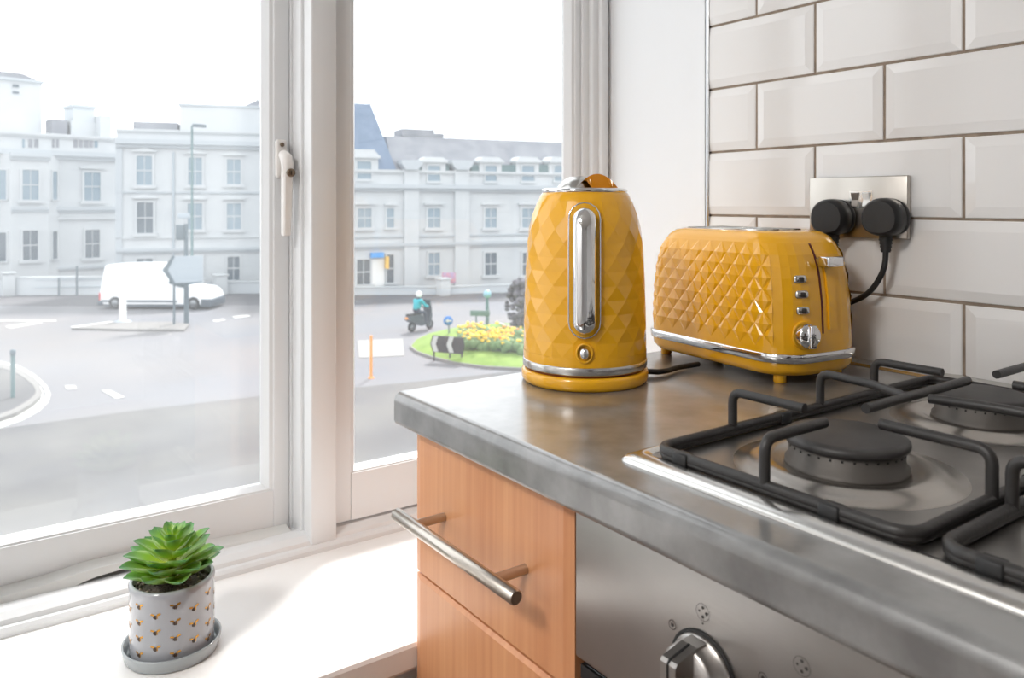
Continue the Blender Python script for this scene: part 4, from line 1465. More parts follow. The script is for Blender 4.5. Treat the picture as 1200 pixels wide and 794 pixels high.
# keep-left sign
kb = gnd(526, 399, 0.1)
kk = 5.9 / (399 - HY)
kl = thing('keep_left_sign', 'round blue sign with a white arrow on the roundabout behind the chevron board', 'sign', kb, -YAW)
obj('post', MB().tube([(0, 0.03, 0), (0, 0.03, (399 - 378) * kk)], 0.035, 8), 'pole', kl)
zc = (399 - 375.5) * kk
R90 = Matrix.Translation((-0.03, 0, zc)) @ Matrix.Rotation(PI / 2, 4, 'X')
ds_ = obj('disc', MB().lathe([(0.0, 0), (0.205, 0), (0.205, 0.03), (0.0, 0.03)], 24).xform(R90), 'signblue', kl)
obj('arrow', MB().prism([(-0.16, zc), (-0.02, zc + 0.09), (-0.02, zc + 0.035), (0.12, zc + 0.035), (0.12, zc - 0.035), (-0.02, zc - 0.035), (-0.02, zc - 0.09)], 'y', -0.045, -0.031), 'line', ds_)
# globe beacon and small direction sign
gb = gnd(571, 383, 0.1)
kk = 5.9 / (383 - HY)
be = thing('globe_lamp', 'teal lamp post with a pale blue globe on the roundabout', 'street lamp', gb, -YAW)
obj('post', MB().tube([(0, 0, 0), (0, 0, 0.7), (0, 0, (383 - 349) * kk)], [0.09, 0.09, 0.06], 10), 'pole_teal', be)
obj('globe', MB().ball((0, 0, (383 - 344.5) * kk), 0.20, 0, 2), 'globe', be)
db = gnd(562, 388, 0.1)
kk = 5.9 / (388 - HY)
dsg = thing('direction_sign', 'small grey-green fingerboard beside the globe lamp on the roundabout', 'sign', db, -YAW - 0.12)
obj('board', MB().bbox(-11 * kk, 12 * kk, -0.05, -0.01, (388 - 370) * kk, (388 - 363.5) * kk, 0.01), 'signgreen', dsg)
for x in (-4 * kk, 9 * kk):
    obj('post', MB().tube([(x, 0.01, 0), (x, 0.01, (388 - 364) * kk)], 0.035, 8), 'pole', dsg)
# dark tree at the right of the roundabout, partly hidden by the kettle
def tree(label, base, h, w, seed, trunk=0.3):
    rr = random.Random(seed)
    t = thing('shrub', label, 'shrub', base)
    obj('trunk', MB().tube([(0, 0, 0), (0.03, 0, h * trunk), (0, 0.03, h * 0.7)], [0.08, 0.06, 0.03], 8), 'tree', t)
    m = MB()
    for k in range(140):
        a, z = rr.uniform(0, 2 * PI), rr.uniform(h * 0.16, h)
        rad = w * (0.35 + 0.65 * math.sin(PI * min(1, (z / h) * 0.9 + 0.08))) * math.sqrt(rr.random())
        m.ball((rad * math.cos(a), rad * math.sin(a), z), rr.uniform(0.14, 0.28) * w, 0, 1, (1, 1, 0.8))
    f = obj('foliage', m, 'tree', t)
    f['kind'] = 'stuff'
    return t
tree('dark purple-grey shrub on the roundabout beside the kettle edge', gnd(612, 388, 0.3), 2.3, 0.75, 4)
obj_r = MB().tube([gnd(586, 379, 0.6), gnd(612, 387, 0.7)], 0.05, 8)
tag(obj('guard_rail', obj_r, 'line'), 'pale slanting rail across the flower bed on the roundabout', 'railing')

# ------------------------------------------------------------------ van
vb = gnd(181, 362.5)
kk = 6 / (362.5 - HY)
van = thing('van', 'white high-roof panel van driving right along the far road', 'van', vb, -YAW - 0.03)
def vx(px):
    return (px - 181) * kk
def vz(py):
    return (362.5 - py) * kk
def vprof(pts):
    return [(vx(a), vz(b)) for a, b in pts]
bodyp = vprof([(116, 357), (115, 345), (117, 330), (120, 313), (123, 310.5), (150, 309), (190, 309.5), (196, 311.5), (207, 323), (217, 334), (222, 335.5), (238, 338.5), (245, 343), (247.5, 349), (248, 357)])
m = MB()
W2 = 0.98
n = len(bodyp)
vs = []
for y, s in ((0.0, 0.0), (0.06, 0.0), (2 * W2 - 0.06, 0.0), (2 * W2, 0.0)):
    for x, z in bodyp:
        e = 0.05 if y in (0.0, 2 * W2) else 0.0
        xc, zc_ = 0.2, 1.2
        tum = max(0, (z - 1.2)) * 0.10
        yy = y + (tum if y < W2 else -tum)
        vs.append((x + (xc - x) * e * 0.3, yy, z + (zc_ - z) * e))
fs = []
for r_ in range(3):
    for i in range(n):
        j = (i + 1) % n
        fs.append((r_ * n + i, r_ * n + j, (r_ + 1) * n + j, (r_ + 1) * n + i))
m.add(vs, fs, 0, False)
m.add(vs[:n], [list(range(n))[::-1]])
m.add(vs[-n:], [list(range(n))])
obj('van_body', m, 'van', van)
def side_panel(name, pts, m_, y=-0.012, th=0.03, parent=van):
    pp = vprof(pts)
    mb = MB()
    nn = len(pp)
    f = lambda z: max(0, (z - 1.2)) * 0.10
    mb.add([(x, y + f(z) , z) for x, z in pp] + [(x, y + th + f(z), z) for x, z in pp],
           [list(range(nn))[::-1], list(range(nn, 2 * nn))] + [(i, (i + 1) % nn, (i + 1) % nn + nn, i + nn) for i in range(nn)])
    return obj(name, mb, m_, parent)
side_panel('side_window', [(198, 332), (199, 319), (203, 320), (216, 333.5), (217, 337), (210, 336)], 'van_glass')
ws = vprof([(198, 312.5), (218, 335)])
obj('windscreen', MB().add([(ws[0][0] + 0.10, 0.16, ws[0][1]), (ws[1][0] + 0.06, 0.10, ws[1][1]), (ws[1][0] + 0.06, 1.86, ws[1][1]), (ws[0][0] + 0.10, 1.80, ws[0][1])], [(0, 1, 2, 3)]), 'van_glass', van)
side_panel('side_trim', [(118, 351.5), (118, 354), (208, 354), (208, 352)], 'bumper')
obj('front_bumper', MB().bbox(vx(236), vx(249), -0.03, 1.98, vz(359.5), vz(350), 0.05), 'bumper', van)
obj('rear_bumper', MB().bbox(vx(113), vx(120), -0.02, 1.98, vz(358), vz(352.5), 0.04), 'bumper', van)
obj('sill_trim', MB().box(vx(122), vx(238), 0.05, 1.9, vz(359.5), vz(356)), 'bumper', van)
obj('tail_lamp', MB().bbox(vx(114.6), vx(117), -0.02, 0.2, vz(352), vz(343), 0.03), 'lamp_red', van)
for px in (134, 227):
    for y in (0.02, 1.74):
        w = MB().lathe([(0.20, 0), (0.345, 0.0), (0.36, 0.03), (0.36, 0.19), (0.34, 0.22), (0.0, 0.22)], 24)
        w.xform(Matrix.Translation((vx(px), y - 0.05, 0.36)) @ Matrix.Rotation(-PI / 2, 4, 'X'))
        wh = obj('wheel', w, 'tyre', van)
        obj('hub', MB().lathe([(0.0, 0), (0.19, 0.0), (0.20, 0.04), (0.0, 0.05)], 20).xform(Matrix.Translation((vx(px), y - 0.055, 0.36)) @ Matrix.Rotation(-PI / 2, 4, 'X')), 'wheel', wh)

# ------------------------------------------------------------------ scooter and rider (riding away, towards the right)
kk = 6 / (387 - HY)
mb_ = gnd(493, 387)
HEAD = -YAW + math.radians(52)             # local +x is the travel direction
sco = thing('scooter', 'dark scooter ridden along the road behind the roundabout', 'scooter', mb_, HEAD)
for x, nm in ((-0.58, 'rear_wheel'), (0.60, 'front_wheel')):
    t_ = MB().tube([(x + 0.19 * math.cos(a), 0, 0.24 + 0.19 * math.sin(a)) for a in [2 * PI * k / 20 for k in range(20)]], 0.058, 8, closed=True)
    w_ = obj('wheel', t_, 'tyre', sco)
    obj('hub', MB().lathe([(0.0, -0.05), (0.14, -0.03), (0.14, 0.03), (0.0, 0.05)], 16).xform(Matrix.Translation((x, 0, 0.24)) @ Matrix.Rotation(PI / 2, 4, 'X')), 'wheel', w_)
bdy = MB().prism([(-0.92, 0.62), (-0.80, 0.78), (-0.30, 0.80), (0.0, 0.74), (0.05, 0.42), (0.32, 0.36), (0.38, 0.28), (-0.10, 0.24), (-0.42, 0.40), (-0.70, 0.46)], 'y', -0.17, 0.17)
obj('scooter_body', bdy, 'scooter', sco)
obj('seat', MB().bbox(-0.85, 0.0, -0.15, 0.15, 0.78, 0.86, 0.03), 'black', sco)
obj('front_shield', MB().prism([(0.30, 0.30), (0.40, 0.28), (0.55, 0.62), (0.50, 1.05), (0.44, 1.05), (0.40, 0.62)], 'y', -0.24, 0.24), 'scooter', sco)
obj('front_fork', MB().tube([(0.44, 0, 1.0), (0.60, 0, 0.24)], 0.05, 8), 'scooter', sco)
obj('handlebar', MB().tube([(0.34, -0.34, 1.06), (0.44, -0.12, 1.06), (0.44, 0.12, 1.06), (0.34, 0.34, 1.06)], 0.025, 8), 'black', sco)
obj('windscreen', MB().prism([(0.50, 1.03), (0.53, 1.03), (0.42, 1.42), (0.39, 1.42)], 'y', -0.22, 0.22), 'van_glass', sco)
obj('tail_lamp', MB().bbox(-0.95, -0.90, -0.09, 0.09, 0.62, 0.72, 0.02), 'orange', sco)
rid = thing('person', 'rider in a teal jacket and white helmet sitting on the scooter', 'person', (mb_.x, mb_.y, GZ + 0.0), HEAD)
def skin_body(name, joints, edges, radii, m_, parent, root=0):
    me_ = bpy.data.meshes.new(name)
    me_.from_pydata(joints, edges, [])
    o = bpy.data.objects.new(name, me_)
    COL.objects.link(o)
    o.parent = parent
    s_ = o.modifiers.new('skin', 'SKIN')
    for v, r in zip(me_.skin_vertices[0].data, radii):
        v.radius = (r, r)
    me_.skin_vertices[0].data[root].use_root = True
    sb_ = o.modifiers.new('subdivision', 'SUBSURF')
    sb_.levels = sb_.render_levels = 1
    me_.materials.append(M[m_])
    return o
J = [(-0.30, 0, 0.94), (-0.26, 0, 1.10), (-0.20, 0, 1.30), (-0.15, 0, 1.46), (-0.13, 0, 1.56), (-0.12, 0, 1.66),
     (-0.16, 0.20, 1.43), (0.02, 0.27, 1.20), (0.28, 0.30, 1.10), (-0.16, -0.20, 1.43), (0.02, -0.27, 1.20), (0.28, -0.30, 1.10),
     (-0.26, 0.12, 0.92), (0.12, 0.19, 0.84), (0.16, 0.17, 0.44), (0.28, 0.17, 0.40), (-0.26, -0.12, 0.92), (0.12, -0.19, 0.84), (0.16, -0.17, 0.44), (0.28, -0.17, 0.40)]
Ed = [(0, 1), (1, 2), (2, 3), (3, 4), (4, 5), (3, 6), (6, 7), (7, 8), (3, 9), (9, 10), (10, 11), (0, 12), (12, 13), (13, 14), (14, 15), (0, 16), (16, 17), (17, 18), (18, 19)]
Rd = [0.16, 0.16, 0.18, 0.13, 0.06, 0.09, 0.075, 0.06, 0.04, 0.075, 0.06, 0.04, 0.10, 0.075, 0.05, 0.045, 0.10, 0.075, 0.05, 0.045]
skin_body('body', J, Ed, Rd, 'trousers', rid)
JJ = [(-0.29, 0, 0.98), (-0.26, 0, 1.10), (-0.20, 0, 1.30), (-0.15, 0, 1.46), (-0.13, 0, 1.53), (-0.16, 0.20, 1.43), (0.02, 0.27, 1.20), (0.22, 0.30, 1.12), (-0.16, -0.20, 1.43), (0.02, -0.27, 1.20), (0.22, -0.30, 1.12)]
skin_body('jacket', JJ, [(0, 1), (1, 2), (2, 3), (3, 4), (3, 5), (5, 6), (6, 7), (3, 8), (8, 9), (9, 10)], [0.19, 0.19, 0.205, 0.155, 0.08, 0.095, 0.08, 0.06, 0.095, 0.08, 0.06], 'teal', rid)
hd = obj('helmet', MB().ball((-0.11, 0, 1.71), 0.155, 0, 2, (1.05, 0.95, 1.02)), 'white_plastic', rid)
obj('visor', MB().ball((-0.04, 0, 1.70), 0.11, 0, 2, (0.95, 1.0, 0.6)), 'van_glass', hd)

# ------------------------------------------------------------------ the terrace across the street
class Facade:
    """a vertical facade plane starting at px, py (street) and running at angle th to the camera's right axis"""
    def __init__(s, px, d, th, name, label):
        p = cam_xy((px - CX) / FPX * d, d)
        s.o2 = p
        s.ang = th - YAW
        s.u = Vector((math.cos(s.ang), math.sin(s.ang)))
        s.n = Vector((math.sin(s.ang), -math.cos(s.ang)))         # towards the viewer
        s.e = thing(name, label, 'building', (p.x, p.y, GZ), s.ang) if name else None
    def uz(s, px, py, off=0.0):
        """facade coordinates (along, up) of a direction; off: how far the plane stands before the facade"""
        t = (px - CX) / FPX
        r = Vector((SN + CS * t, CS - SN * t))
        o = s.o2 + s.n * off
        k = o.dot(s.n) / r.dot(s.n)
        hit = r * k
        return (hit - s.o2).dot(s.u), 6.0 - (py - HY) / FPX * k
    def rect(s, x0, x1, y0, y1, off=0.0):
        xm, ym = (x0 + x1) / 2, (y0 + y1) / 2
        u0, u1 = s.uz(x0, ym, off)[0], s.uz(x1, ym, off)[0]
        return u0, u1, s.uz(xm, y1, off)[1], s.uz(xm, y0, off)[1]

def win_at(f, rect, pane='pane_far', hood=True, off=0.0, bars=1, frame='stucco', vbar=True):
    u0, u1, z0, z1 = rect
    w, h = u1 - u0, z1 - z0
    a = 0.10 * min(w, 1.2) + 0.04
    m = MB()
    Y0, Y1 = -off - 0.10, -off + 0.02
    m.box(u0 - a, u0, Y0, Y1, z0 - a, z1 + a)
    m.box(u1, u1 + a, Y0, Y1, z0 - a, z1 + a)
    m.box(u0, u1, Y0, Y1, z1, z1 + a)
    m.box(u0 - a * 2, u1 + a * 2, Y0 - 0.10, Y1, z0 - a * 1.6, z0)
    zm = (z0 + z1) / 2
    if bars:
        m.box(u0, u1, -off - 0.06, Y1, zm - 0.035, zm + 0.035)
    if vbar and w > 0.7:
        um = (u0 + u1) / 2
        m.box(um - 0.02, um + 0.02, -off - 0.05, Y1, z0, z1)
    if hood:
        hz = z1 + a + 0.12
        m.box(u0 - a * 2.2, u1 + a * 2.2, Y0 - 0.14, Y1, hz, hz + 0.10)
        m.prism([(u0 - a * 2, hz + 0.10), (u1 + a * 2, hz + 0.10), ((u0 + u1) / 2, hz + 0.34)], 'y', Y0 - 0.06, Y1)
    wo = obj('window', m, frame, f.e)
    obj('pane', MB().box(u0, u1, -off - 0.03, -off + 0.01, z0, z1), pane, wo)
    return wo

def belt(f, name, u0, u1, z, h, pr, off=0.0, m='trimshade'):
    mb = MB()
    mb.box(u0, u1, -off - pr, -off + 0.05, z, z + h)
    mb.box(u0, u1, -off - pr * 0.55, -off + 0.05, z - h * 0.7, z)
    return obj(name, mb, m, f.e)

# left block, turned towards us, with a canted bay
fl_ = Facade(136.5, 60.0, math.radians(47), 'terrace_house', 'white stucco house with a canted window bay, at the far left across the street')
U0 = fl_.uz(-70, 200)[0]
zc_ = fl_.uz(134, 184.5)[1]
ztop = fl_.uz(134, 162)[1]
obj('wall', MB().box(U0, 0, 0, 7, 0, ztop), 'stucco', fl_.e)
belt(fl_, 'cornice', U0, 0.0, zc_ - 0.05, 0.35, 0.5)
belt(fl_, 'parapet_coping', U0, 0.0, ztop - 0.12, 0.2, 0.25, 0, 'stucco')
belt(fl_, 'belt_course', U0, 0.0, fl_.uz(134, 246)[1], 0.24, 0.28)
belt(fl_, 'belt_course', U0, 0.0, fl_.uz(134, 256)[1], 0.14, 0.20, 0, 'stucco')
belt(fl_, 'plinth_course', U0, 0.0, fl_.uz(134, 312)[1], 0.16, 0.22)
for x0, x1, y0, y1, p in ((98.5, 117.3, 202, 235, 'pane_far'), (99.7, 116.4, 269, 301.7, 'pane_dark')):
    win_at(fl_, fl_.rect(x0, x1, y0, y1), p, y0 < 250)
# the bay: three faces
OFF = 0.9
ua, ub = fl_.uz(13, 250, OFF)[0], fl_.uz(57, 250, OFF)[0]
uc, ud = fl_.uz(-6, 250, 0)[0], fl_.uz(70, 250, 0)[0]
zbay = fl_.uz(57, 181.5, OFF)[1]
obj('bay', MB().prism([(uc, 0.02), (ua, -OFF), (ub, -OFF), (ud, 0.02)], 'z', 0, zbay), 'stucco', fl_.e)
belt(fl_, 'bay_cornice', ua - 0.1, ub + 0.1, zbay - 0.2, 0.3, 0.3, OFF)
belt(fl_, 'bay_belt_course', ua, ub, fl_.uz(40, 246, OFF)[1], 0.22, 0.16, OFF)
for x0, x1, y0, y1, p in ((26, 45, 199, 234, 'pane_far'), (26.5, 44, 270, 304.4, 'pane_dark')):
    win_at(fl_, fl_.rect(x0, x1, y0, y1, OFF), p, False, OFF)
for ux, side in (((ub + ud) / 2, 1), ((ua + uc) / 2, -1)):
    for y0, y1, p in ((200.5, 233.8, 'pane_far'), (271, 303.5, 'pane_dark')):
        z1_, z0_ = fl_.uz(60, y0, OFF / 2)[1], fl_.uz(60, y1, OFF / 2)[1]
        ln = math.hypot(ud - ub, OFF)
        wi = min(0.62, ln * 0.42)
        m = MB()
        a = 0.10
        m.box(-wi / 2 - a, -wi / 2, -0.08, 0.02, z0_ - a, z1_ + a)
        m.box(wi / 2, wi / 2 + a, -0.08, 0.02, z0_ - a, z1_ + a)
        m.box(-wi / 2, wi / 2, -0.08, 0.02, z1_, z1_ + a)
        m.box(-wi / 2 - a, wi / 2 + a, -0.12, 0.02, z0_ - a, z0_)
        an = math.atan2(OFF, (ud - ub)) if side == 1 else -math.atan2(OFF, (ua - uc))
        mt = Matrix.Translation((ux, -OFF / 2, 0)) @ Matrix.Rotation(an, 4, 'Z')
        w_ = obj('window', m.xform(mt), 'stucco', fl_.e)
        obj('pane', MB().box(-wi / 2, wi / 2, -0.03, 0.01, z0_, z1_).xform(mt), p, w_)
# balustrade openings in the parapet
for x0, x1 in ((26, 29), (33, 38), (40, 45), (61, 64), (65.5, 69), (86, 91), (92.5, 97), (98.5, 104), (105, 109), (110.5, 114.5)):
    r_ = fl_.rect(x0, x1, 163, 173)
    obj('parapet_opening', MB().box(r_[0], r_[1], -0.03, 0.02, r_[2], r_[3]), 'pane_far' if x0 in (26, 110.5) else 'roofgrey', fl_.e)

# things on its roof: attic block, chimneys, turret
def roof_block(f, name, x0, x1, y0, y1, back, depth, m='stucco', top=None, parent=None):
    r_ = f.rect(x0, x1, y0, y1, -back)
    mb = MB().box(r_[0], r_[1], back, back + depth, r_[2] - 0.8, r_[3])
    return obj(name, mb, m, parent or f.e), r_
ab, r_ = roof_block(fl_, 'attic_block', -60, 49, 90, 158, 3.0, 5.0, 'stucco')
obj('attic_cornice', MB().box(r_[0], r_[1] + 0.1, 2.8, 8.0, r_[3] - 0.15, r_[3] + 0.05), 'trimshade', ab)
obj('attic_roof', MB().prism([(r_[0], r_[3]), (r_[1] - 0.1, r_[3]), (r_[1] - 1.3, r_[3] + 0.45), (r_[0], r_[3] + 0.50)], 'y', 3.0, 8.0), 'roofgrey', ab)
vv = fl_.rect(15, 22, 99, 102, -2.95)
obj('vent', MB().box(vv[0], vv[1], 2.9, 3.0, vv[2], vv[3]), 'pane_dark', ab)
vv = fl_.rect(15, 22, 107, 109.5, -2.95)
obj('vent', MB().box(vv[0], vv[1], 2.9, 3.0, vv[2], vv[3]), 'pane_dark', ab)
roof_block(fl_, 'chimney', 61, 79, 140, 160, 2.0, 1.5, 'roofgrey')
roof_block(fl_, 'chimney', 117.5, 130, 135.5, 162, 1.0, 1.5, 'stucco')
tb_, r_ = roof_block(fl_, 'turret', 85.5, 111, 125, 160, 2.0, 2.0, 'stucco2')
um = (r_[0] + r_[1]) / 2
obj('turret_cap', MB().box(r_[0] - 0.12, r_[1] + 0.12, 1.88, 4.12, r_[3] - 0.1, r_[3] + 0.1), 'trimshade', tb_)
hw_ = (r_[1] - r_[0]) / 2
obj('turret_roof', MB().add([(r_[0], 2, r_[3] + 0.1), (r_[1], 2, r_[3] + 0.1), (r_[1], 4, r_[3] + 0.1), (r_[0], 4, r_[3] + 0.1), (um, 3, r_[3] + 0.55)], [(0, 1, 4), (1, 2, 4), (2, 3, 4), (3, 0, 4)]), 'stucco', tb_)
obj('turret_base', MB().box(r_[0] - 0.15, r_[1] + 0.2, 1.9, 4.1, r_[2], fl_.uz(98, 143, -2)[1]), 'stucco', tb_)

# middle block
fm = Facade(136.5, 52.0, math.radians(17), 'terrace_house', 'plain white stucco terrace house with three upper windows, directly behind the van')
W_ = fm.uz(341, 250)[0]
zc_ = fm.uz(136, 168.5)[1]
zp = fm.uz(136, 152)[1]
obj('wall', MB().box(0, W_, 0, 4, 0, zp), 'stucco', fm.e)
belt(fm, 'cornice', 0, W_, zc_, 0.32, 0.45)
belt(fm, 'parapet_coping', 0, W_, zp - 0.05, 0.14, 0.15, 0, 'stucco')
belt(fm, 'belt_course', 0, W_, fm.uz(200, 226)[1], 0.10, 0.12)
belt(fm, 'belt_course', 0, W_, fm.uz(200, 294)[1], 0.20, 0.25)
belt(fm, 'belt_course', 0, W_, fm.uz(200, 279)[1], 0.08, 0.10, 0, 'stucco')
for x0, x1, y0, y1, p in ((160.2, 178.4, 182.5, 216.8, 'pane_far'), (220.7, 236.8, 184.6, 216.8, 'pane_far'), (266, 282, 186.6, 215.8, 'pane_far'),
                          (160.7, 179.5, 237, 273, 'pane_dark'), (220, 237, 238, 268.5, 'pane_far'), (265.9, 282.4, 238, 268.5, 'pane_far'),
                          (160.5, 179, 303, 329, 'pane_dark'), (221, 237, 300, 326, 'pane_dark'), (266.6, 280.7, 300.5, 327.7, 'pane_dark'), (316, 330, 187, 216, 'pane_far'), (316, 330, 238, 269, 'pane_far')):
    win_at(fm, fm.rect(x0, x1, y0, y1), p, y0 < 290)
r_ = fm.rect(201.5, 204.5, 178, 332)
obj('downpipe', MB().tube([(r_[0] + 0.1, -0.08, r_[2]), (r_[0] + 0.1, -0.08, r_[3])], 0.07, 8), 'signback', fm.e)
obj('corner_strip', MB().box(-0.05, 0.35, -0.10, 0.05, 0, zc_), 'trimshade', fm.e)
ub_, r_ = roof_block(fm, 'attic_block', 211, 340, 125, 158, 0.8, 3.0, 'stucco')
obj('attic_coping', MB().box(r_[0] - 0.1, r_[1], 0.7, 3.9, r_[3] - 0.05, r_[3] + 0.10), 'trimshade', ub_)
c_ = fm.rect(272, 304, 116, 126, -2.0)
obj('roof_mound', MB().prism([(c_[0] - 0.3, c_[2] - 0.3), (c_[0] + 1.0, c_[2] + 0.2), (c_[0] + 1.8, c_[3]), (c_[1] - 0.2, c_[3]), (c_[1], c_[2]), (c_[1], c_[2] - 0.3)], 'y', 2.0, 3.7), 'roofgrey', ub_)
roof_block(fm, 'flat_roof_box', 156, 208, 143, 154, 1.0, 4.0, 'roofgrey')

# right block with mansard, dormers and the slated tower roof
fr_ = Facade(398, 52.5, math.radians(24.5), 'terrace_house', 'long white terrace with a grey mansard roof, dormers and a slated tower')
UL = fr_.uz(362, 250)[0]
UR = fr_.uz(1000, 250)[0]
zc_ = fr_.uz(414, 218.5)[1]
zw = fr_.uz(414, 199)[1]
obj('wall', MB().box(UL, UR, 0, 5, 0, zw), 'stucco', fr_.e)
belt(fr_, 'cornice', UL, UR, zc_ - 0.1, 0.28, 0.45)
belt(fr_, 'roof_gutter', UL, UR, zw - 0.1, 0.16, 0.20, 0, 'stucco')
belt(fr_, 'belt_course', UL, UR, fr_.uz(500, 277)[1], 0.10, 0.12)
belt(fr_, 'belt_course', UL, UR, fr_.uz(500, 287.5)[1], 0.22, 0.28)
ur0 = fr_.uz(462, 190)[0]
zr1 = fr_.uz(560, 163, -2.2)[1]
obj('mansard_roof', MB().prism([(0.25, zw - 0.1), (2.2, zr1), (3.6, zr1), (5.0, zw)], 'x', ur0, UR), 'roofgrey', fr_.e)
# tower roof: steep slated truncated pyramid with a little parapet
t0, t1 = fr_.uz(362, 198)[0], fr_.uz(464.6, 198)[0]
p0, p1 = fr_.uz(386, 121, -1.8)[0], fr_.uz(435, 121, -1.8)[0]
zt0, zt1 = fr_.uz(440, 198)[1], fr_.uz(425, 121, -1.8)[1]
hd_ = 5.6
obj('tower_roof', MB().add([(t0, 0.1, zt0), (t1, 0.1, zt0), (t1, hd_, zt0), (t0, hd_, zt0), (p0, 2.0, zt1), (p1, 2.0, zt1), (p1, hd_ - 2.0, zt1), (p0, hd_ - 2.0, zt1)],
                           [(0, 1, 5, 4), (1, 2, 6, 5), (2, 3, 7, 6), (3, 0, 4, 7), (4, 5, 6, 7)]), 'slate', fr_.e)
cr = obj('tower_cresting', MB().tube([(p0, 2.0, zt1 + 0.3), (p1, 2.0, zt1 + 0.3)], 0.03, 6).tube([(p1 - 0.05, 2.0, zt1), (p1 - 0.05, 2.0, zt1 + 0.6)], 0.04, 6).tube([(p0 + 0.05, 2.0, zt1), (p0 + 0.05, 2.0, zt1 + 0.6)], 0.04, 6), 'signback', fr_.e)
def dormer(x0, x1, y0, y1, ped, wide=1.0):
    u0, u1, z0, z1 = fr_.rect(x0, x1, y0, y1)
    a = 0.42 * wide
    zp = fr_.uz((x0 + x1) / 2, ped)[1]
    m = MB()
    m.box(u0 - a, u1 + a, -0.02, 2.0, z0 - 0.5, z1 + 0.30)
    m.box(u0 - a - 0.12, u1 + a + 0.12, -0.22, 2.0, z1 + 0.22, z1 + 0.40)
    m.prism([(u0 - a - 0.05, z1 + 0.40), (u1 + a + 0.05, z1 + 0.40), (u1 + a * 0.4, zp), (u0 - a * 0.4, zp)], 'y', -0.12, 2.0)
    dm = obj('dormer', m, 'stucco', fr_.e)
    w = MB()
    w.box(u0 - 0.08, u0, -0.12, 0, z0 - 0.08, z1 + 0.08)
    w.box(u1, u1 + 0.08, -0.12, 0, z0 - 0.08, z1 + 0.08)
    w.box(u0, u1, -0.12, 0, z1, z1 + 0.08)
    w.box(u0 - 0.12, u1 + 0.12, -0.16, 0, z0 - 0.16, z0)
    w.box(u0, u1, -0.08, 0, (z0 + z1) / 2 - 0.03, (z0 + z1) / 2 + 0.03)
    obj('dormer_frame', w, 'stucco', dm)
    obj('pane', MB().box(u0, u1, -0.05, 0, z0, z1), 'pane_far', dm)
dormer(418, 434.7, 189, 209.6, 175, 1.2)
for x0, x1 in ((501, 515.5), (568, 581.5), (611, 625.6), (649, 662)):
    dormer(x0, x1, 194, 212, 184)
for x0, x1, c0, c1, yt in ((473, 490, 469, 493, 188), (532, 549, 528, 552, 188)):
    u0, u1, z0, z1 = fr_.rect(x0, x1, yt + 8, 345)
    p_ = MB().box(u0, u1, -0.22, 0.1, 0, z1)
    pier = obj('pier', p_, 'stucco', fr_.e)
    u0, u1, z0, z1 = fr_.rect(c0, c1, yt, yt + 6)
    obj('pier_cap', MB().prism([(u0, z1), (u0, z0 + 0.1), (u0 + 0.3, z0 - 0.3), (u1 - 0.3, z0 - 0.3), (u1, z0 + 0.1), (u1, z1)], 'y', -0.45, 0.9), 'trimshade', pier)
for x0, x1 in ((492, 496), (520, 527), (553, 562), (586.5, 607), (630, 645)):
    u0, u1, z0, z1 = fr_.rect(x0, x1, 193, 202)
    obj('roof_recess', MB().box(u0, u1, 0.10, 0.6, z0, z1), mat('roof_recess_green', srgb(112, 132, 134), 0.8) if 'rr_m' not in M else M['rr_m'], fr_.e)
    M['rr_m'] = bpy.data.materials['roof_recess_green']
ch, r_ = roof_block(fr_, 'chimney_stack', 473, 519, 160, 175, 2.4, 2.0, 'stucco')
obj('chimney_top', MB().box(r_[0] - 0.15, r_[1] - 0.7, 2.3, 4.4, r_[3], fr_.uz(490, 151.5, -2.4)[1]).box(r_[1] - 0.7, r_[1] + 0.05, 2.3, 4.4, r_[3], fr_.uz(490, 155.5, -2.4)[1]), 'roofgrey', ch)
for x0, x1, p in ((419, 435, 'pane_far'), (453, 461.5, 'pane_far'), (501, 515.5, 'pane_far'), (568, 581.5, 'pane_far'), (611.5, 627, 'pane_far'), (648, 662, 'pane_far')):
    win_at(fr_, fr_.rect(x0, x1, 244, 266.5), p, True)
win_at(fr_, fr_.rect(418, 433.6, 304, 333), 'pane_dark', False)
win_at(fr_, fr_.rect(453, 461, 298, 331), 'pane_dark', False)
for x0, x1 in ((502, 515), (568, 581.5), (612, 625)):
    win_at(fr_, fr_.rect(x0, x1, 296, 322), 'pane_dark' if x0 > 520 else 'pane_far', False)
u0, u1, z0, z1 = fr_.rect(537.5, 543.5, 300, 326)
dr = obj('door', MB().box(u0, u1, -0.05, 0, z0, z1), 'pane_far', fr_.e)
obj('fanlight', MB().box(u0, u1, -0.05, 0, z1 + 0.1, z1 + 0.5), 'pane_dark', dr)
u0, u1, z0, z1 = fr_.rect(434.5, 450, 303, 335)
dr2 = obj('door', MB().box(u0, u1, -0.06, 0, z0, z1), 'white_plastic', fr_.e)
u0, u1, z0, z1 = fr_.rect(433.5, 448.5, 295.5, 301.5)
obj('fascia_sign', MB().box(u0, u1, -0.35, -0.1, z0, z1), 'signsky', fr_.e)
u0, u1, z0, z1 = fr_.rect(450.3, 453, 300, 314)
obj('hanging_sign', MB().box(u0, u1, -0.6, -0.1, z0, z1), 'signyellow', fr_.e)

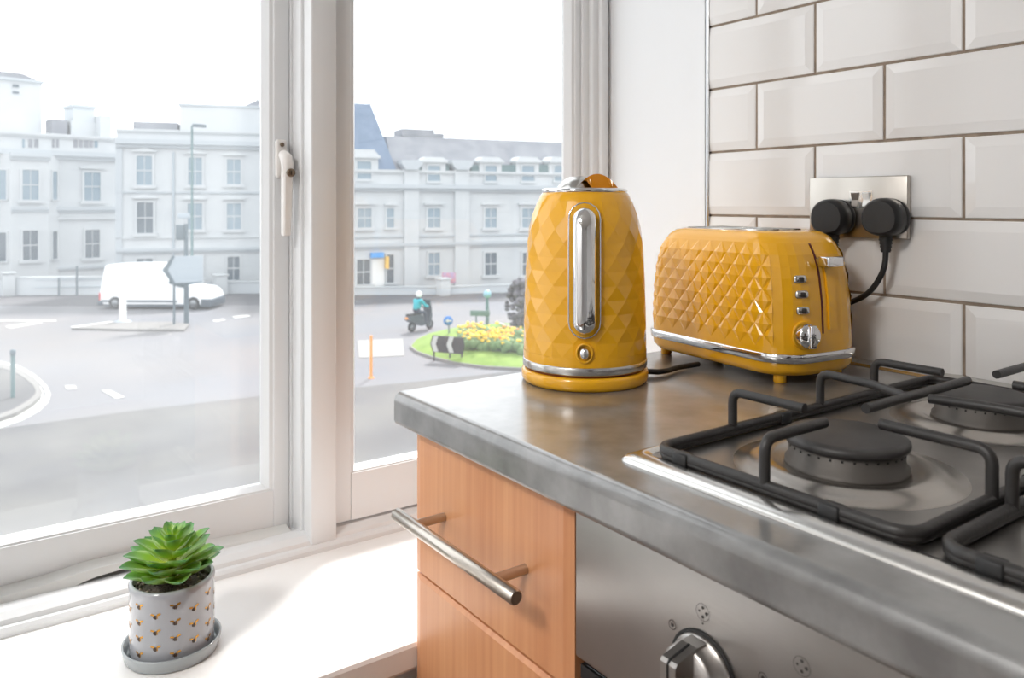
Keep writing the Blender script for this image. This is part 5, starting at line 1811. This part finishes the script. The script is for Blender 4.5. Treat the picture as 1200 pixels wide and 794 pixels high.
# front boundary walls, gate piers and the notice board
def wall_run(label, pts, h, m, piers=()):
    t = thing('boundary_wall', label, 'wall', gnd(*pts[0]))
    o = Vector(t.location)
    for a, b in zip(pts, pts[1:]):
        A, B = gnd(*a) - o, gnd(*b) - o
        dr_ = (B - A)
        n_ = Vector((-dr_.y, dr_.x, 0)).normalized() * 0.14
        z = Vector((0, 0, h))
        vs = [A - n_, B - n_, B + n_, A + n_, A - n_ + z, B - n_ + z, B + n_ + z, A + n_ + z]
        obj('wall_panel', MB().add(vs, [(3, 2, 1, 0), (4, 5, 6, 7), (0, 1, 5, 4), (1, 2, 6, 5), (2, 3, 7, 6), (3, 0, 4, 7)]), m, t)
        n2 = n_ * 1.4
        c0, c1 = Vector((0, 0, h)), Vector((0, 0, h + 0.07))
        vs = [A - n2 + c0, B - n2 + c0, B + n2 + c0, A + n2 + c0, A - n2 + c1, B - n2 + c1, B + n2 + c1, A + n2 + c1]
        obj('coping', MB().add(vs, [(3, 2, 1, 0), (4, 5, 6, 7), (0, 1, 5, 4), (1, 2, 6, 5), (2, 3, 7, 6), (3, 0, 4, 7)]), 'stucco', t)
    for px, py, w, hh in piers:
        p = gnd(px, py) - o
        obj('gate_pier', MB().bbox(p.x - w, p.x + w, p.y - w, p.y + w, 0, hh, 0.03).bbox(p.x - w * 1.2, p.x + w * 1.2, p.y - w * 1.2, p.y + w * 1.2, hh, hh + 0.1, 0.02), 'stucco', t)
    return t
wall_run('low white boundary wall with a square gate pier before the long terrace', [(360, 346), (416, 345.5), (513, 345), (526, 344.5), (575, 343), (640, 341)], 0.48, 'stucco2', ((519.5, 346, 0.34, 1.05),))
wall_run('low white boundary wall with piers behind the van and the lamp column', [(150, 345), (200, 344.5), (256, 344), (300, 343.5), (345, 343)], 0.75, 'stucco2', ((258, 345, 0.38, 1.25),))
wall_run('white garden wall with a railing gap below the far left house', [(-60, 347), (10, 346), (70, 345.5), (150, 345)], 1.15, 'stucco2', ((10, 346.5, 0.36, 1.45),))
rl = thing('street_railing', 'grey metal railing on the far pavement, left of the van', 'railing', gnd(80, 346))
o = Vector(rl.location)
A, B = gnd(40, 346.5) - o, gnd(118, 345.5) - o
for px in (69, 90):
    p = gnd(px, 346.5) - o
    obj('railing_post', MB().tube([p, p + Vector((0, 0, 1.15 if px == 69 else 1.95))], 0.06, 8), 'pole', rl)
for z in (0.55, 1.05):
    obj('railing_bar', MB().tube([A + Vector((0, 0, z)), B + Vector((0, 0, z))], 0.03, 6), 'signback', rl)
nb_ = gnd(526, 343)
nbt = thing('notice_board', 'small colourful notice board standing behind the gate pier', 'sign', nb_, -YAW)
kk = 6 / (343 - HY)
obj('board', MB().bbox(-8 * kk, 8 * kk, -0.03, 0.03, (343 - 332) * kk, (343 - 319) * kk, 0.01), 'poster', nbt)
for x in (-6 * kk, 6 * kk):
    obj('post', MB().tube([(x, 0.04, 0), (x, 0.04, (343 - 320) * kk)], 0.04, 8), 'pole', nbt)
